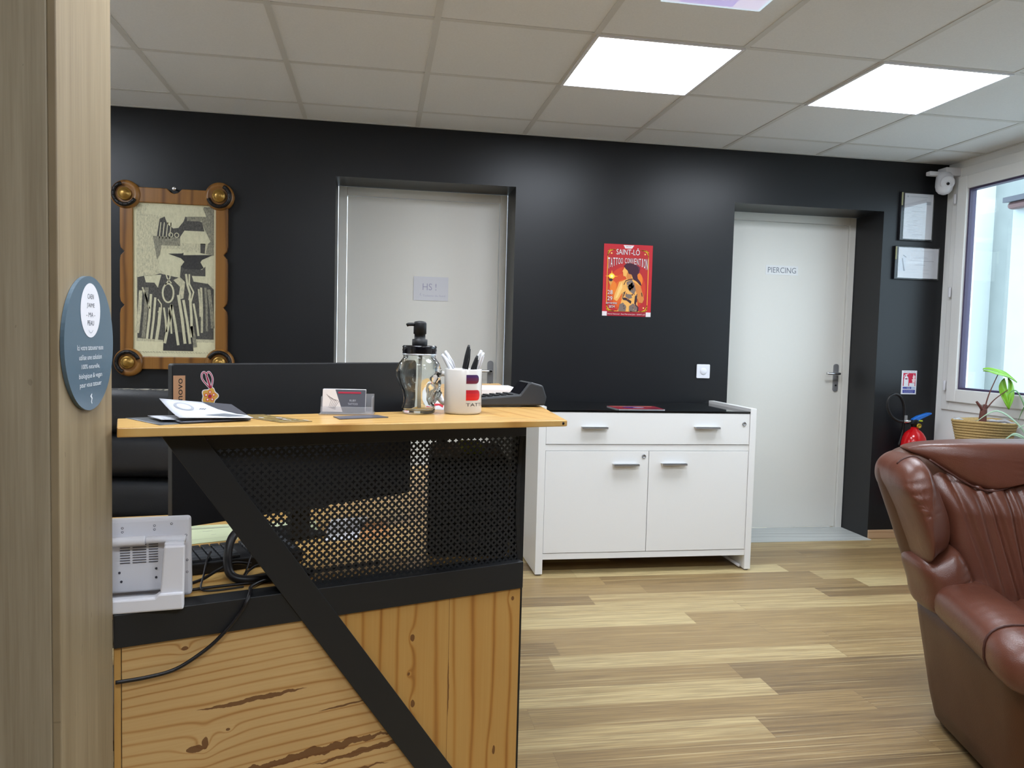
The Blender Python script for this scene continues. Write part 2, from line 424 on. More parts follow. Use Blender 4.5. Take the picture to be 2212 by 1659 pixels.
def copy_thing(src, loc=None, label=None, rot=None):
    r = src.copy(); COL.objects.link(r)
    if loc is not None: r.location = loc
    if rot is not None: r.rotation_euler = rot
    if label: r['label'] = label
    for ch in [c for c in bpy.data.objects if c.parent == src]:
        c = ch.copy(); COL.objects.link(c); c.parent = r
        for g in [q for q in bpy.data.objects if q.parent == ch]:
            d = g.copy(); COL.objects.link(d); d.parent = c
    return r

# flat print builder: polygons and lettering in the (x, y) of a sheet, laid out by a mapping to 3-D
class Flat(MB):
    def __init__(s, fn, step=0.00025):
        super().__init__(); s.fn = fn; s.mats = []; s.flat = True; s.step = step
    def m(s, mat):
        if mat not in s.mats: s.mats.append(mat)
        return s.mats.index(mat)
    def poly(s, pts, mat, layer=1):
        return s.add([s.fn(p[0], p[1], layer * s.step) for p in pts], [tuple(range(len(pts)))], s.m(mat))
    def rect(s, x0, y0, x1, y1, mat, layer=1): return s.poly([(x0, y0), (x1, y0), (x1, y1), (x0, y1)], mat, layer)
    def ell(s, cx, cy, rx, ry, mat, layer=1, n=28, a0=0, a1=2 * PI):
        return s.poly([(cx + rx * math.cos(a0 + (a1 - a0) * i / n), cy + ry * math.sin(a0 + (a1 - a0) * i / n)) for i in range(n if a1 - a0 > 6.2 else n + 1)], mat, layer)
    def line(s, pts, w, mat, layer=1):
        pts = [Vector((p[0], p[1])) for p in pts]; L = []; R = []
        for k, p in enumerate(pts):
            d = (pts[min(k + 1, len(pts) - 1)] - pts[max(k - 1, 0)]).normalized(); nn = Vector((-d.y, d.x))
            ww = w[k] if isinstance(w, (list, tuple)) else w
            L.append(p + nn * ww / 2); R.append(p - nn * ww / 2)
        vs = [s.fn(p.x, p.y, layer * s.step) for p in L + R]; n = len(pts)
        return s.add(vs, [(n + i, n + i + 1, i + 1, i) for i in range(n - 1)], s.m(mat))
    def text(s, txt, cx, cy, w, h, mat, layer=2, bend=None):
        """lettering fitted into a w x h box centred on cx, cy"""
        vs, fs = text_mesh(txt)
        x0 = min(v[0] for v in vs); x1 = max(v[0] for v in vs); y0 = min(v[1] for v in vs); y1 = max(v[1] for v in vs)
        out = []
        for v in vs:
            px = cx + ((v[0] - x0) / (x1 - x0) - 0.5) * w; py = cy + ((v[1] - y0) / (y1 - y0) - 0.5) * h
            if bend: px, py = bend(px, py)
            out.append(s.fn(px, py, layer * s.step))
        return s.add(out, fs, s.m(mat))
TXT = {}
def text_mesh(txt):
    if txt in TXT: return TXT[txt]
    cu = bpy.data.curves.new('lettering', 'FONT'); cu.body = txt; cu.size = 1.0; cu.resolution_u = 3
    o = bpy.data.objects.new('lettering', cu); COL.objects.link(o)
    dg = bpy.context.evaluated_depsgraph_get()
    me = bpy.data.meshes.new_from_object(o.evaluated_get(dg))
    vs = [(v.co.x, v.co.y) for v in me.vertices]; fs = [tuple(p.vertices) for p in me.polygons]
    bpy.data.objects.remove(o); bpy.data.curves.remove(cu); bpy.data.meshes.remove(me)
    TXT[txt] = (vs, fs); return TXT[txt]
def on_wall(x0, z0, y):           # sheet on a wall that faces -y: x right, y up
    return lambda a, b, h: (x0 + a, y - h, z0 + b)
def rrect(x0, y0, x1, y1, r, n=5):
    out = []
    for cx, cy, a in ((x1 - r, y1 - r, 0), (x0 + r, y1 - r, PI / 2), (x0 + r, y0 + r, PI), (x1 - r, y0 + r, 1.5 * PI)):
        for i in range(n + 1):
            t = a + PI / 2 * i / n; out.append((cx + r * math.cos(t), cy + r * math.sin(t)))
    return out

# ------------------------------------------------------------------ the setting
WY, WT, WX, HC = 4.418, 0.29, 3.506, 2.362
X0, Y0 = -2.3, -2.7
struct(obj('floor', MB().box((X0 - .1, Y0 - .1, -0.05), (WX + .1, WY + .4, 0)), M['floor']), 'oak strip vinyl floor running the length of the room', 'floor')
struct(obj('trim_1', MB().box((2.088, 4.372, 0), (3.07, WY + WT, 0.004)), M['thresh']), 'grey vinyl strip at the foot of the piercing room door', 'threshold')
D1, D2, ZL1, ZL2 = (-0.242, 0.758), (2.086, 3.072), 2.067, 2.05
wb = MB()
wb.box((X0 - .1, WY, 0), (D1[0], WY + WT, HC)); wb.box((D1[1], WY, 0), (D2[0], WY + WT, HC)); wb.box((D2[1], WY, 0), (WX + .1, WY + WT, HC))
wb.box((D1[0], WY, ZL1), (D1[1], WY + WT, HC)); wb.box((D2[0], WY, ZL2), (D2[1], WY + WT, HC))
struct(obj('wall_back', wb, M['wall']), 'black satin back wall with two deep door recesses', 'wall')
wr = MB(); WO = (1.32, 4.36, 0.833, 2.318)      # window opening y0,y1,z0,z1
wr.box((WX, WO[1], 0), (WX + .16, WY, HC)); wr.box((WX, Y0, 0), (WX + .16, WO[0], HC))
wr.box((WX, WO[0], 0), (WX + .16, WO[1], WO[2])); wr.box((WX, WO[0], WO[3]), (WX + .16, WO[1], HC))
struct(obj('wall_right', wr, M['white_wall']), 'off-white side wall around the large window', 'wall')
struct(obj('wall_left', MB().box((X0 - .1, Y0, 0), (X0, WY, HC)), M['white_wall']))
struct(obj('wall_front', MB().box((X0, Y0 - .1, 0), (WX + .1, Y0, HC)), M['wall']))

ceil = struct(obj('ceiling', MB().box((X0 - .1, Y0 - .1, HC), (WX + .16, WY + .1, HC + .08)), M['ceil']), 'suspended ceiling of pale mineral tiles in a metal grid', 'ceiling')
GX, GY = -1.00517, 4.11794
gb = MB(); i = -2
while GX + .6 * i < WX:
    x = GX + .6 * i
    if x > X0: gb.box((x - .012, Y0, HC - .0025), (x + .012, WY, HC))
    i += 1
j = 0
while GY - .6 * j > Y0:
    y = GY - .6 * j; gb.box((X0, y - .012, HC - .0022), (WX, y + .012, HC)); j += 1
gb.box((X0, WY - .02, HC - .003), (WX, WY, HC)); gb.box((WX - .02, Y0, HC - .003), (WX, WY, HC))
obj('grid', gb, M['tbar'], ceil)

def baseboard(name, a, b):
    struct(obj(name, MB().box(a, b), M['skirt'], bevel=.003))
baseboard('baseboard_back', (D2[1], WY - .012, 0), (WX, WY, 0.055))
baseboard('baseboard_middle', (D1[1], WY - .012, 0), (D2[0], WY, 0.055))
baseboard('baseboard_left', (X0, WY - .012, 0), (D1[0], WY, 0.055))
baseboard('baseboard_right', (WX - .012, Y0, 0), (WX, WY - .012, 0.055))

def door(name, xs, zt, label, plate_x, lever_z, hinge_left=True):
    y = WY + WT - .012
    root = struct(thing(name, label, 'door', ((xs[0] + xs[1]) / 2, y, 0)))
    f = MB(); fw = .05
    f.box((xs[0] + .002, y, 0), (xs[0] + fw, y + .06, zt - .001)); f.box((xs[1] - fw + .005, y, 0), (xs[1] - .002, y + .06, zt - .001)); f.box((xs[0] + fw, y, zt - fw), (xs[1] - fw + .005, y + .06, zt - .001))
    obj('door_frame', f, M['door'], root, bevel=.002, world=True)
    lf = MB().box((xs[0] + fw + .003, y + .012, 0.008), (xs[1] - fw + .002, y + .052, zt - fw - .003))
    obj('door_leaf', lf, M['door'], root, bevel=.003, world=True)
    pl = MB(); pl.v = []
    px, pz = plate_x, lever_z - .028
    pl.hexa([(px + a, y + .013, pz + b) for a, b in rrect(-.018, -.091, .018, .091, .017, 8)], [(px + a, y + .004, pz + b) for a, b in rrect(-.018, -.091, .018, .091, .017, 8)])
    plate = obj('lock_plate', pl, M['steel'], root, bevel=.001, world=True)
    lv = MB().tube(spline([(px, y + .006, lever_z), (px, y - .035, lever_z), (px - .02, y - .045, lever_z), (px - .095, y - .045, lever_z + .001)], 6), .009, 12)
    obj('lever', lv, M['chrome'], plate, world=True)
    obj('keyhole', MB().lathe([(.006, 0), (.006, .004), (.003, .005)], (px, y + .005, pz - .05), 14, axis='y'), M['plastic'], plate, world=True)
    return root
door('door_1', D1, ZL1, 'white door in the left recess with a paper notice', 0.676, 1.005)
door('door_2', D2, ZL2, 'white door in the right recess marked piercing', 2.980, 1.031)
# recess floors are part of the floor slab

# window in the right wall
win = struct(thing('window_1', 'white window with large pane in the side wall', 'window', (WX, 3.17, WO[2])))
def ring_yz(mb, y0, y1, z0, z1, w, xa, xb):
    mb.box((xa, y0, z0), (xb, y0 + w, z1)); mb.box((xa, y1 - w, z0), (xb, y1, z1))
    mb.box((xa, y0 + w, z0), (xb, y1 - w, z0 + w)); mb.box((xa, y0 + w, z1 - w), (xb, y1 - w, z1))
fr = MB(); ring_yz(fr, WO[0], WO[1], WO[2], WO[3], .07, WX - .012, WX + .07); fr.box((WX - .012, 2.80, WO[2] + .07), (WX + .07, 2.86, WO[3] - .07))
obj('window_frame', fr, M['pvc'], win, bevel=.004, world=True)
for (a, b) in ((2.79, 4.30), (1.38, 2.87)):  # second sash is out of view, added only to let in daylight
    s_ = MB(); ring_yz(s_, a, b, .888, 2.258, .078, WX - .03, WX + .045)
    so = obj('sash', s_, M['pvc'], win, bevel=.005, world=True)
    s2 = MB(); ring_yz(s2, a + .078, b - .078, .966, 2.18, .012, WX - .012, WX + .03)
    obj('glazing_bead', s2, simple('grey_gasket', rgb(70, 60, 90), .5), so, world=True)
    obj('pane', MB().box((WX + .006, a + .08, .968), (WX + .010, b - .08, 2.178)), M['pane'], so, world=True)
for z in (2.13, 1.56, 0.985):
    obj('hinge', MB().lathe([(.007, 0), (.008, .004), (.008, .055), (.007, .06)], (WX - .032, 4.312, z - .03), 12), M['wplastic'], win, world=True)

M['refl_grey'] = simple('grey_reflection_tone', rgb(166, 172, 170), .9, spec=.1, var=.2, scale=5)  # tone of a reflection in the pane, put into a solid colour
# neighbouring building across the side yard
nb = struct(thing('neighbouring_building', 'pale rendered building seen through the side window', 'building', (6.2, 6, -.1)))
obj('wall', MB().box((6.0, 4.9, -.1), (6.4, 6.66, 2.62)), M['plaster'], nb, world=True)
obj('white_wing', MB().box((6.0, 7.12, -.1), (6.6, 11, 5)), M['plaster_w'], nb, world=True)
obj('grey_reflection', MB().box((6.2, 6.66, -.1), (6.6, 7.12, 4.2)), M['refl_grey'], nb, world=True)  # slab standing in for a dark reflection in the window glass
obj('gutter', MB().box((5.9, 4.9, 2.56), (6.0, 6.64, 2.63)), M['zinc'], nb, bevel=.03, world=True)
obj('roof', MB().hexa([(5.86, 4.9, 2.62), (5.86, 6.64, 2.62), (8, 6.64, 2.9), (8, 4.9, 2.9)], [(5.86, 4.9, 2.67), (5.86, 6.64, 2.67), (8, 6.64, 2.96), (8, 4.9, 2.96)]), M['slate'], nb, world=True)
struct(obj('ground', MB().box((-12, -14, -.2), (14, 14, -.1)), M['asphalt']))

# timber-clad pillar beside the camera
PX, PY0, PY1 = -0.437, 1.172, 1.392
pil = struct(thing('wall_pillar', 'washed oak clad pillar at the left edge of the view', 'pillar', (-.55, 1.28, 0)))
obj('side_cladding', MB().box((PX - .012, PY0 + .0004, 0), (PX, PY1, HC)), M['oak'], pil, bevel=.002, world=True)
obj('front_cladding', MB().box((-.95, PY0, 0), (PX - .012, PY0 + .012, HC)), M['oak2'], pil, bevel=.002, world=True)
obj('pillar_core', MB().box((-.95, PY0 + .012, 0), (PX - .012, PY1, HC)), M['white_wall'], pil, world=True)

# ------------------------------------------------------------------ ceiling lights
def ceiling_light(x, y, label, first=None):
    if first: return copy_thing(first, (x, y, HC), label)
    r = thing('ceiling_light', label, 'ceiling light', (x, y, HC), group='square panel lights in the ceiling')
    f = MB(); a, b = .3, .288
    f.box((-a, -a, -.008), (a, -b, 0)); f.box((-a, b, -.008), (a, a, 0)); f.box((-a, -b, -.008), (-b, b, 0)); f.box((b, -b, -.008), (a, b, 0))
    obj('light_frame', f, M['wplastic'], r)
    obj('diffuser', MB().box((-b, -b, -.006), (b, b, -.001)), M['led'], r)
    return r
def tile_c(i, j): return (GX + .6 * i + .3, GY - .6 * j - .3)
L0 = ceiling_light(*tile_c(3, 1), 'lit square panel light in the ceiling, the left one, above the poster')
ceiling_light(*tile_c(5, 1), 'lit square panel light in the ceiling, the right one, nearer the window', L0)
ceiling_light(*tile_c(1, 4), 'added unseen panel light in the ceiling above the viewer', L0)  # unseen panel, added to light the counter from above
ceiling_light(*tile_c(3, 4), 'added unseen panel light in the ceiling to the right of the viewer', L0)  # out of view, added for light on the counter front
ceiling_light(*tile_c(1, 7), 'added unseen panel light in the ceiling behind the viewer, left of the other', L0)  # this rear pair is unseen, added to lighten the ceiling and front
ceiling_light(*tile_c(3, 7), 'added unseen panel light in the ceiling behind the viewer, right of the other', L0)  # other half of the unseen rear pair, added as fill light
ceiling_light(*tile_c(-2, 1), 'lit square panel light in the ceiling beyond the oak pillar', L0)
ep = thing('ceiling_panel', 'small bluish glowing panel at the ceiling, cut by the top of the view', 'ceiling panel', (1.09, 2.38, HC))
obj('panel_rim', MB().box((-.178, -.178, -.02), (.178, .178, 0)), m_emit('pale_cyan_glow', rgb(190, 225, 245), .75), ep, bevel=.003)
pf = Flat(lambda a, b, h: (a, b, -.0202 - h))
pf.rect(-.165, -.17, .165, .165, m_emit('lilac_glow', rgb(196, 190, 226), .75), 1)
pf.rect(-.12, -.15, .07, .16, m_emit('violet_glow', rgb(150, 140, 220), .75), 2)
obj('panel_face', pf, pf.mats, ep)

# ------------------------------------------------------------------ things on the back wall
# framed etching
ar = thing('framed_print', 'blacksmith etching in an ornate brown wooden frame with corner bosses', 'framed picture', (-1.068, WY, 1.465))
def art_frame():
    f = MB(); yb, yf = WY - .004, WY - .03
    # frame bars with notched outer edges
    xl0, xl1, xr0, xr1, zb0, zb1, zt0, zt1 = -1.338, -1.275, -.862, -.800, .995, 1.062, 1.868, 1.946
    def nb_(x, s):   # outer contour of a vertical bar with two cusps
        pts = []
        for z in (1.33, 1.61):
            pts += [(x, z - .045), (x + s * .004, z - .02), (x + s * .022, z), (x + s * .004, z + .02), (x, z + .045)]
        return pts
    f.prism([(xl1, zb0), (xl1, zt1), (xl0, zt1)] + list(reversed(nb_(xl0, 1))) + [(xl0, zb0)], yf, yb)
    f.prism([(xr0, zt1), (xr0, zb0), (xr1, zb0)] + nb_(xr1, -1) + [(xr1, zt1)], yf, yb)
    f.prism([(xl1, zt0), (xr0, zt0), (xr0, zt1), (-1.03, zt1), (-1.05, zt1 - .02), (-1.068, zt1 - .004 - .022), (-1.088, zt1 - .02), (-1.105, zt1), (xl1, zt1)], yf, yb)
    f.prism([(xl1, zb0), (xr0, zb0), (xr0, zb1), (xl1, zb1)], yf, yb)
    obj('frame', f, M['frame_wood'], ar, bevel=.004, world=True)
    for cx, cz, a in ((-1.308, 1.905, 225), (-.842, 1.918, 315), (-1.296, 1.030, 135), (-.838, 1.036, 45)):
        b = obj('corner_boss', MB().lathe([(.074, 0), (.074, .022), (.066, .034), (.05, .038), (.046, .034), (.03, .036)], (cx, WY - .008, cz), 40, axis='y'), M['frame_wood'], ar, world=True)
        a0 = math.radians(a + 180)   # opening of the horseshoe
        arc = [(cx + .055 * math.cos(a0 + math.radians(t)), WY - .049, cz + .055 * math.sin(a0 + math.radians(t))) for t in range(62, 300, 12)]
        hs = MB().tube(arc, .0105, 8)
        for p in arc[1:-1:2]: hs.lathe([(.004, 0), (.003, .003)], (p[0], p[1] - .009, p[2]), 6, axis='y')
        obj('horseshoe', hs, M['iron'], b, world=True)
        obj('stud', MB().lathe([(.034, 0), (.034, .012), (.03, .018), (.026, .018), (.023, .028), (.012, .034), (.003, .035)], (cx, WY - .04, cz), 32, axis='y'), M['stud'], b, world=True)
    obj('hanging_screw', MB().lathe([(.004, 0), (.004, .03), (.011, .032), (.011, .038), (.006, .041)], (-1.068, WY - .002, 1.946), 16, axis='y'), M['chrome'], ar, world=True)
    # etching: drawn on a sheet 0.426 wide and 0.82 high
    pw, ph = .426, .818
    def to(x, y):    # sheet sketch units (0..100 across, 0..190 down)
        return (x / 100 * pw, (1 - y / 190) * ph)
    p = Flat(lambda a, b, h: (-1.281 + a, WY - .016 - h, 1.056 + b))
    cream = m_etching('cream_sheet', rgb(205, 199, 164), rgb(214, 208, 174), 60)
    lt = m_etching('etched_light', rgb(206, 201, 170), rgb(190, 186, 156), 90); g1 = m_etching('etched_grey', rgb(96, 94, 84), rgb(152, 148, 128), 170)
    g2 = m_etching('etched_dark', rgb(58, 57, 56), rgb(92, 90, 84), 170); dk = m_etching('etched_black', rgb(52, 51, 51), rgb(66, 65, 63), 200)
    hz = m_etching('etched_haze', rgb(160, 156, 134), rgb(204, 198, 166), 120)
    P = lambda pts, m, l: p.poly([to(*q) for q in pts], m, l)
    P([(0, 0), (0, 190), (100, 190), (100, 0)], cream, 1)
    P([(5, 3), (5, 170), (96, 170), (96, 3)], hz, 2)
    P([(5, 3), (5, 82), (24, 88), (30, 75), (22, 60), (24, 42), (15, 22), (20, 6)], hz, 3)
    P([(84, 3), (96, 3), (96, 62), (86, 62), (90, 42), (83, 26), (80, 16)], g1, 3)
    P([(20, 4), (82, 3), (87, 15), (62, 16), (60, 22), (54, 30), (48, 31), (41, 26), (38, 17), (14, 14)], lt, 5)
    P([(32, 20), (38, 17), (62, 16), (82, 22), (86, 40), (62, 42), (28, 46)], g2, 4)
    P([(64, 16), (80, 15), (81, 21), (64, 21)], g1, 5)
    for k in range(4): P([(33 + k * 4, 24), (34 + k * 4, 24), (32 + k * 4, 44), (31 + k * 4, 44)], lt, 5)
    for x in (45, 52):
        p.line([to(x + 2.4 * math.cos(t / 8 * PI), 39 + 2.6 * math.sin(t / 8 * PI)) for t in range(17)], .004, lt, 5)
    P([(24, 41), (56, 42), (56, 52), (34, 52), (32, 64), (29, 70), (27, 58)], g1, 5)
    P([(61, 33), (86, 33), (92, 45), (88, 49), (56, 48), (56, 41)], lt, 6)
    P([(56, 48), (78, 49), (78, 60), (58, 60)], hz, 6)
    P([(80, 48), (86, 48), (85, 62), (80, 62)], g2, 6)
    P([(34, 56), (58, 56), (60, 62), (96, 63), (96, 100), (60, 92), (46, 92), (30, 80)], lt, 4)
    P([(42, 62), (58, 61), (62, 59), (72, 60), (94, 62), (82, 68), (80, 71), (84, 78), (80, 80), (62, 80), (57, 77), (61, 71), (57, 67)], dk, 8)
    P([(60, 59), (76, 59), (92, 61.5), (60, 63)], lt, 9)
    P([(57, 76), (62, 80), (82, 80), (86, 76), (86, 100), (55, 100)], g2, 7)
    # tool rack
    P([(6, 92), (30, 86), (50, 90), (88, 96), (96, 104), (96, 166), (75, 166), (68, 180), (37, 180), (36, 168), (6, 166)], g2, 6)
    P([(37, 158), (70, 158), (72, 181), (36, 181)], dk, 7)
    P([(8, 83), (14, 80), (30, 82), (34, 86), (22, 90), (12, 88)], hz, 8)
    P([(14, 90), (34, 88), (30, 104), (26, 98), (16, 98)], lt, 8)
    P([(70, 88), (92, 88), (94, 95), (88, 97), (72, 95)], lt, 8)
    P([(48, 94), (56, 90), (62, 96), (60, 116), (54, 118), (56, 102)], hz, 8)
    hd = [(10, 108, 6, 160, 4.2, hz), (17, 104, 13, 166, 4.4, g1), (22, 112, 17, 168, 2.8, lt), (27, 116, 22, 168, 2.6, lt), (33, 128, 28, 170, 3.6, lt), (37, 128, 40, 158, 2.2, lt),
          (46, 124, 38, 172, 3.2, lt), (46, 124, 54, 174, 3.0, lt), (43, 128, 46, 160, 2.0, lt), (54, 112, 62, 172, 3.4, lt), (60, 118, 68, 172, 3.0, lt), (68, 116, 70, 164, 3.0, lt), (72, 122, 78, 162, 2.4, lt),
          (70, 150, 74, 176, 4.2, g1), (81, 102, 82, 158, 2.6, hz), (86, 102, 88, 156, 2.6, g1), (90, 104, 95, 152, 4.0, g1), (78, 104, 80, 138, 2.0, hz), (12, 104, 20, 130, 2.0, hz)]
    for (xa, ya, xb, yb_, w_, m_) in hd:
        p.line([to(xa, ya), to((xa + xb) / 2 + .6, (ya + yb_) / 2), to(xb, yb_)], w_ / 100 * pw, m_, 9)
    p.line([to(42 + 6.4 * math.cos(t / 10 * PI), 110 + 11.5 * math.sin(t / 10 * PI)) for t in range(21)], .0088, lt, 10)
    p.line([to(38, 82), to(41, 92), to(46, 98)], .006, lt, 10); p.line([to(45, 82), to(44, 92), to(39, 100)], .006, lt, 10)
    p.line([to(63, 86), to(65, 100), to(68, 110), to(67, 118)], .011, lt, 10); p.line([to(67, 86), to(67, 98), to(72, 108), to(69, 120)], .008, lt, 10)
    p.line([to(30, 118), to(34, 124), to(34, 130), to(30, 134)], .006, lt, 10)
    for k in range(26):
        xx = 8 + k * 3.3 + random.uniform(-.5, .5)
        p.line([to(xx, 183.6 + random.uniform(-.6, .6)), to(xx + 1.2, 182.4), to(xx + 2.4, 184.2)], .0016, g1, 6)
    obj('etching', p, p.mats, ar, world=True)
    obj('backing_board', MB().box((-1.29, WY - .014, 1.05), (-.85, WY - .002, 1.88)), M['plastic_m'], ar, world=True)
art_frame()

# convention poster, 29.7 x 41.6 cm
def poster():
    X, Z, W_, H_ = 1.286, 1.354, .297, .418
    p = Flat(on_wall(X, Z, WY - .0012))
    red, dred, org, yo, yel, wht = ink(186, 34, 44), ink(150, 24, 40), ink(206, 74, 34), ink(226, 122, 40), ink(238, 178, 50), ink(224, 214, 214)
    skin, skin2, skin3 = ink(232, 170, 88), ink(206, 128, 62), ink(176, 98, 52); hair, dark, gy = ink(62, 26, 44), ink(58, 38, 44), ink(120, 104, 96)
    def to(x, y): return ((x - 535) / 870 * W_, (1 - (y - 225) / 1290) * H_)
    Q = lambda pts, m, l: p.poly([to(*q) for q in pts], m, l)
    p.rect(0, 0, W_, H_, red, 1)
    p.rect(*to(605, 1430), *to(1335, 320), ink(178, 40, 42), 2)
    def el(cx, cy, rx, ry, m, l): p.ell(*to(cx, cy), rx / 870 * W_, ry / 1290 * H_, m, l, 36)
    el(950, 1030, 350, 410, ink(198, 60, 36), 3); el(940, 1080, 300, 340, org, 4); el(930, 1120, 240, 270, ink(216, 96, 36), 5); el(1130, 860, 110, 150, yo, 6); el(720, 1010, 60, 120, yo, 6)
    # gold border and corner scrolls
    for a, b in (((605, 400), (605, 1330)), ((1335, 400), (1335, 1330)), ((690, 1425), (1240, 1425)), ((690, 322), (750, 322)), ((1190, 322), (1250, 322))):
        p.line([to(*a), to(*b)], .0035, yel, 7)
    for cx, cy, sx, sy in ((605, 322, 1, 1), (1335, 322, -1, 1), (605, 1425, 1, -1), (1335, 1425, -1, -1)):
        for r1, r2, w_ in ((95, 90, .0042), (140, 40, .003), (50, 120, .003)):
            p.line([to(cx + sx * r1 * (1 - math.cos(t / 8 * PI / 2)), cy + sy * r2 * (1 - math.sin(t / 8 * PI / 2))) for t in range(9)], w_, yel, 7)
        p.line([to(cx + sx * 4, cy + sy * 90), to(cx + sx * 40, cy + sy * 30), to(cx + sx * 100, cy + sy * 2)], .0035, yel, 7)
        p.ell(*to(cx + sx * 66, cy + sy * 68), .0045, .0045, ink(240, 200, 120), 8, 12)
    Q([(880, 238), (1070, 238), (1030, 296), (910, 296)], wht, 3); p.text('SALON', *to(972, 262), .03, .006, dark, 4)
    p.text('SAINT-LÔ', *to(968, 352), .142, .040, dark, 8); p.text('SAINT-LÔ', *(a + b for a, b in zip(to(964, 349), (0, .0))), .142, .040, wht, 9)
    # arched title: letters grow towards the ends
    for l_, m_, dx in ((8, dark, .0018), (9, wht, 0)):
        for word, xa, xb in (('TATTOO', 606, 880), ('CONVENTION', 905, 1330)):
            n = len(word)
            for k, chh in enumerate(word):
                cxp = xa + (xb - xa) * (k + .5) / n; u = (cxp - 968) / 362
                top, bot = 470, 560 + 120 * u * u
                a = to(cxp, (top + bot) / 2)
                p.text(chh, a[0] + dx, a[1], (xb - xa) / n * (.28 if chh == 'I' else .8) / 870 * W_, (bot - top) / 1290 * H_, m_, l_)
    # woman seen from behind
    Q([(880, 880), (960, 840), (1010, 760), (1050, 760), (1080, 850), (1150, 900), (1205, 970), (1250, 1100), (1275, 1200), (1245, 1270), (1180, 1260), (1160, 1180), (1150, 1200), (1160, 1320), (1170, 1425), (800, 1425), (850, 1330), (880, 1180), (880, 1090), (830, 1190), (790, 1250), (730, 1215), (740, 1140), (790, 1000), (820, 900)], skin, 10)
    Q([(1010, 880), (1100, 900), (1205, 970), (1250, 1100), (1275, 1200), (1245, 1270), (1185, 1262), (1140, 1100), (1090, 980)], skin2, 11)
    Q([(905, 640), (960, 600), (1040, 640), (1040, 760), (1000, 830), (950, 840), (930, 800), (890, 790), (882, 720), (870, 710)], skin, 11)
    Q([(960, 720), (1040, 740), (1040, 860), (970, 860), (945, 800)], skin2, 12)
    Q([(895, 610), (940, 565), (1010, 555), (1090, 580), (1160, 630), (1170, 700), (1140, 770), (1150, 830), (1200, 890), (1225, 960), (1190, 940), (1130, 880), (1070, 850), (1035, 760), (985, 750), (960, 690), (925, 660)], hair, 13)
    p.line([to(1100, 580), to(1180, 640), to(1160, 740)], .006, ink(90, 30, 60), 14)
    for pts, m in (([(950, 900), (1040, 850), (1090, 920), (1120, 1040), (1090, 1120), (1010, 1060), (970, 1000)], gy), ([(980, 960), (1050, 900), (1090, 960), (1060, 1040), (1000, 1050)], ink(150, 132, 110)),
                   ([(890, 1100), (940, 1060), (920, 1140), (890, 1180)], dark), ([(940, 1110), (1040, 1120), (1060, 1180), (1000, 1200), (940, 1160)], gy),
                   ([(880, 1180), (950, 1180), (1050, 1240), (1040, 1290), (960, 1230), (900, 1220)], dark), ([(1110, 1150), (1150, 1100), (1150, 1250), (1100, 1300)], dark),
                   ([(840, 1300), (900, 1270), (960, 1340), (950, 1425), (820, 1425)], gy), ([(1010, 1330), (1080, 1280), (1160, 1340), (1165, 1425), (1010, 1425)], gy)):
        Q(pts, m, 14)
    rr = random.Random(3)
    for k in range(46):
        cx, cy = rr.choice([(1030, 980), (900, 1370), (1090, 1370), (1080, 1090), (930, 1150)]); cx += rr.uniform(-65, 65); cy += rr.uniform(-55, 55)
        p.ell(*to(cx, cy), rr.uniform(.0015, .004), rr.uniform(.0015, .005), rr.choice([dark, gy, skin3, ink(206, 176, 110)]), 15, 8)
    p.line([to(930, 880), to(1010, 850), to(1060, 840)], .005, dark, 15); p.line([to(905, 950), to(935, 880)], .004, dark, 15); p.line([to(1225, 1080), to(1240, 1150)], .005, dark, 15)
    p.line([to(1120, 1250), to(1130, 1310), to(1170, 1350), to(1165, 1420)], .007, hair, 15)
    Q([(820, 1000), (870, 900), (880, 1000), (800, 1180), (760, 1200)], ink(244, 196, 120), 11)
    # tattoo machine with a star
    star = []
    for k in range(8):
        r_ = 115 if k % 2 == 0 else 30
        star.append(to(685 + r_ * math.cos(k * PI / 4), 802 + r_ * .95 * math.sin(k * PI / 4)))
    p.poly(star, ink(236, 150, 50), 9); p.ell(*to(685, 802), .018, .016, ink(250, 214, 60), 10); p.ell(*to(685, 802), .009, .008, ink(255, 244, 160), 11)
    Q([(625, 870), (715, 870), (700, 910), (675, 960), (668, 1010), (660, 960), (640, 910)], ink(214, 150, 70), 9); p.ell(*to(670, 868), .012, .009, dark, 10, 10)
    for tx, x, y, w_, h_ in (('28', 664, 1090, .030, .024), ('29', 664, 1200, .030, .024), ('SEPTEMBRE', 694, 1285, .068, .009), ('2024', 700, 1345, .036, .014)):
        a = to(x, y); p.text(tx, a[0] + .0015, a[1] - .001, w_, h_, dark, 11); p.text(tx, a[0], a[1], w_, h_, wht, 12)
    p.rect(0, 0, W_, to(0, 1435)[1], dred, 3)
    p.text('Haras National - Rue Maréchal Juin - SAINT-LÔ', W_ / 2, to(0, 1478)[1], .228, .011, wht, 4)
    p.rect(0, 0, .029, .026, wht, 4); p.rect(W_ - .030, 0, W_, .026, wht, 4)
    b = MB().box((X, WY - .0012, Z), (X + W_, WY - .0002, Z + H_))
    root = thing('poster', 'red and orange tattoo convention poster taped to the black wall', 'poster', (X + W_ / 2, WY, Z))
    obj('sheet', b, ink(190, 40, 46), root, world=True); obj('printed_face', p, p.mats, root, world=True)
poster()

# light switch
sw = thing('light_switch', 'square white light switch on the black wall above the cabinet', 'light switch', (1.925, WY, 1.039))
obj('switch_plate', MB().prism(rrect(-.042, -.042, .042, .042, .006), -.009, 0), M['wplastic'], sw, bevel=.003)
obj('rocker', MB().lathe([(.021, .007), (.021, .010), (.018, .0125), (.004, .013)], (0, 0, 0), 32, axis='y'), M['wplastic'], sw)

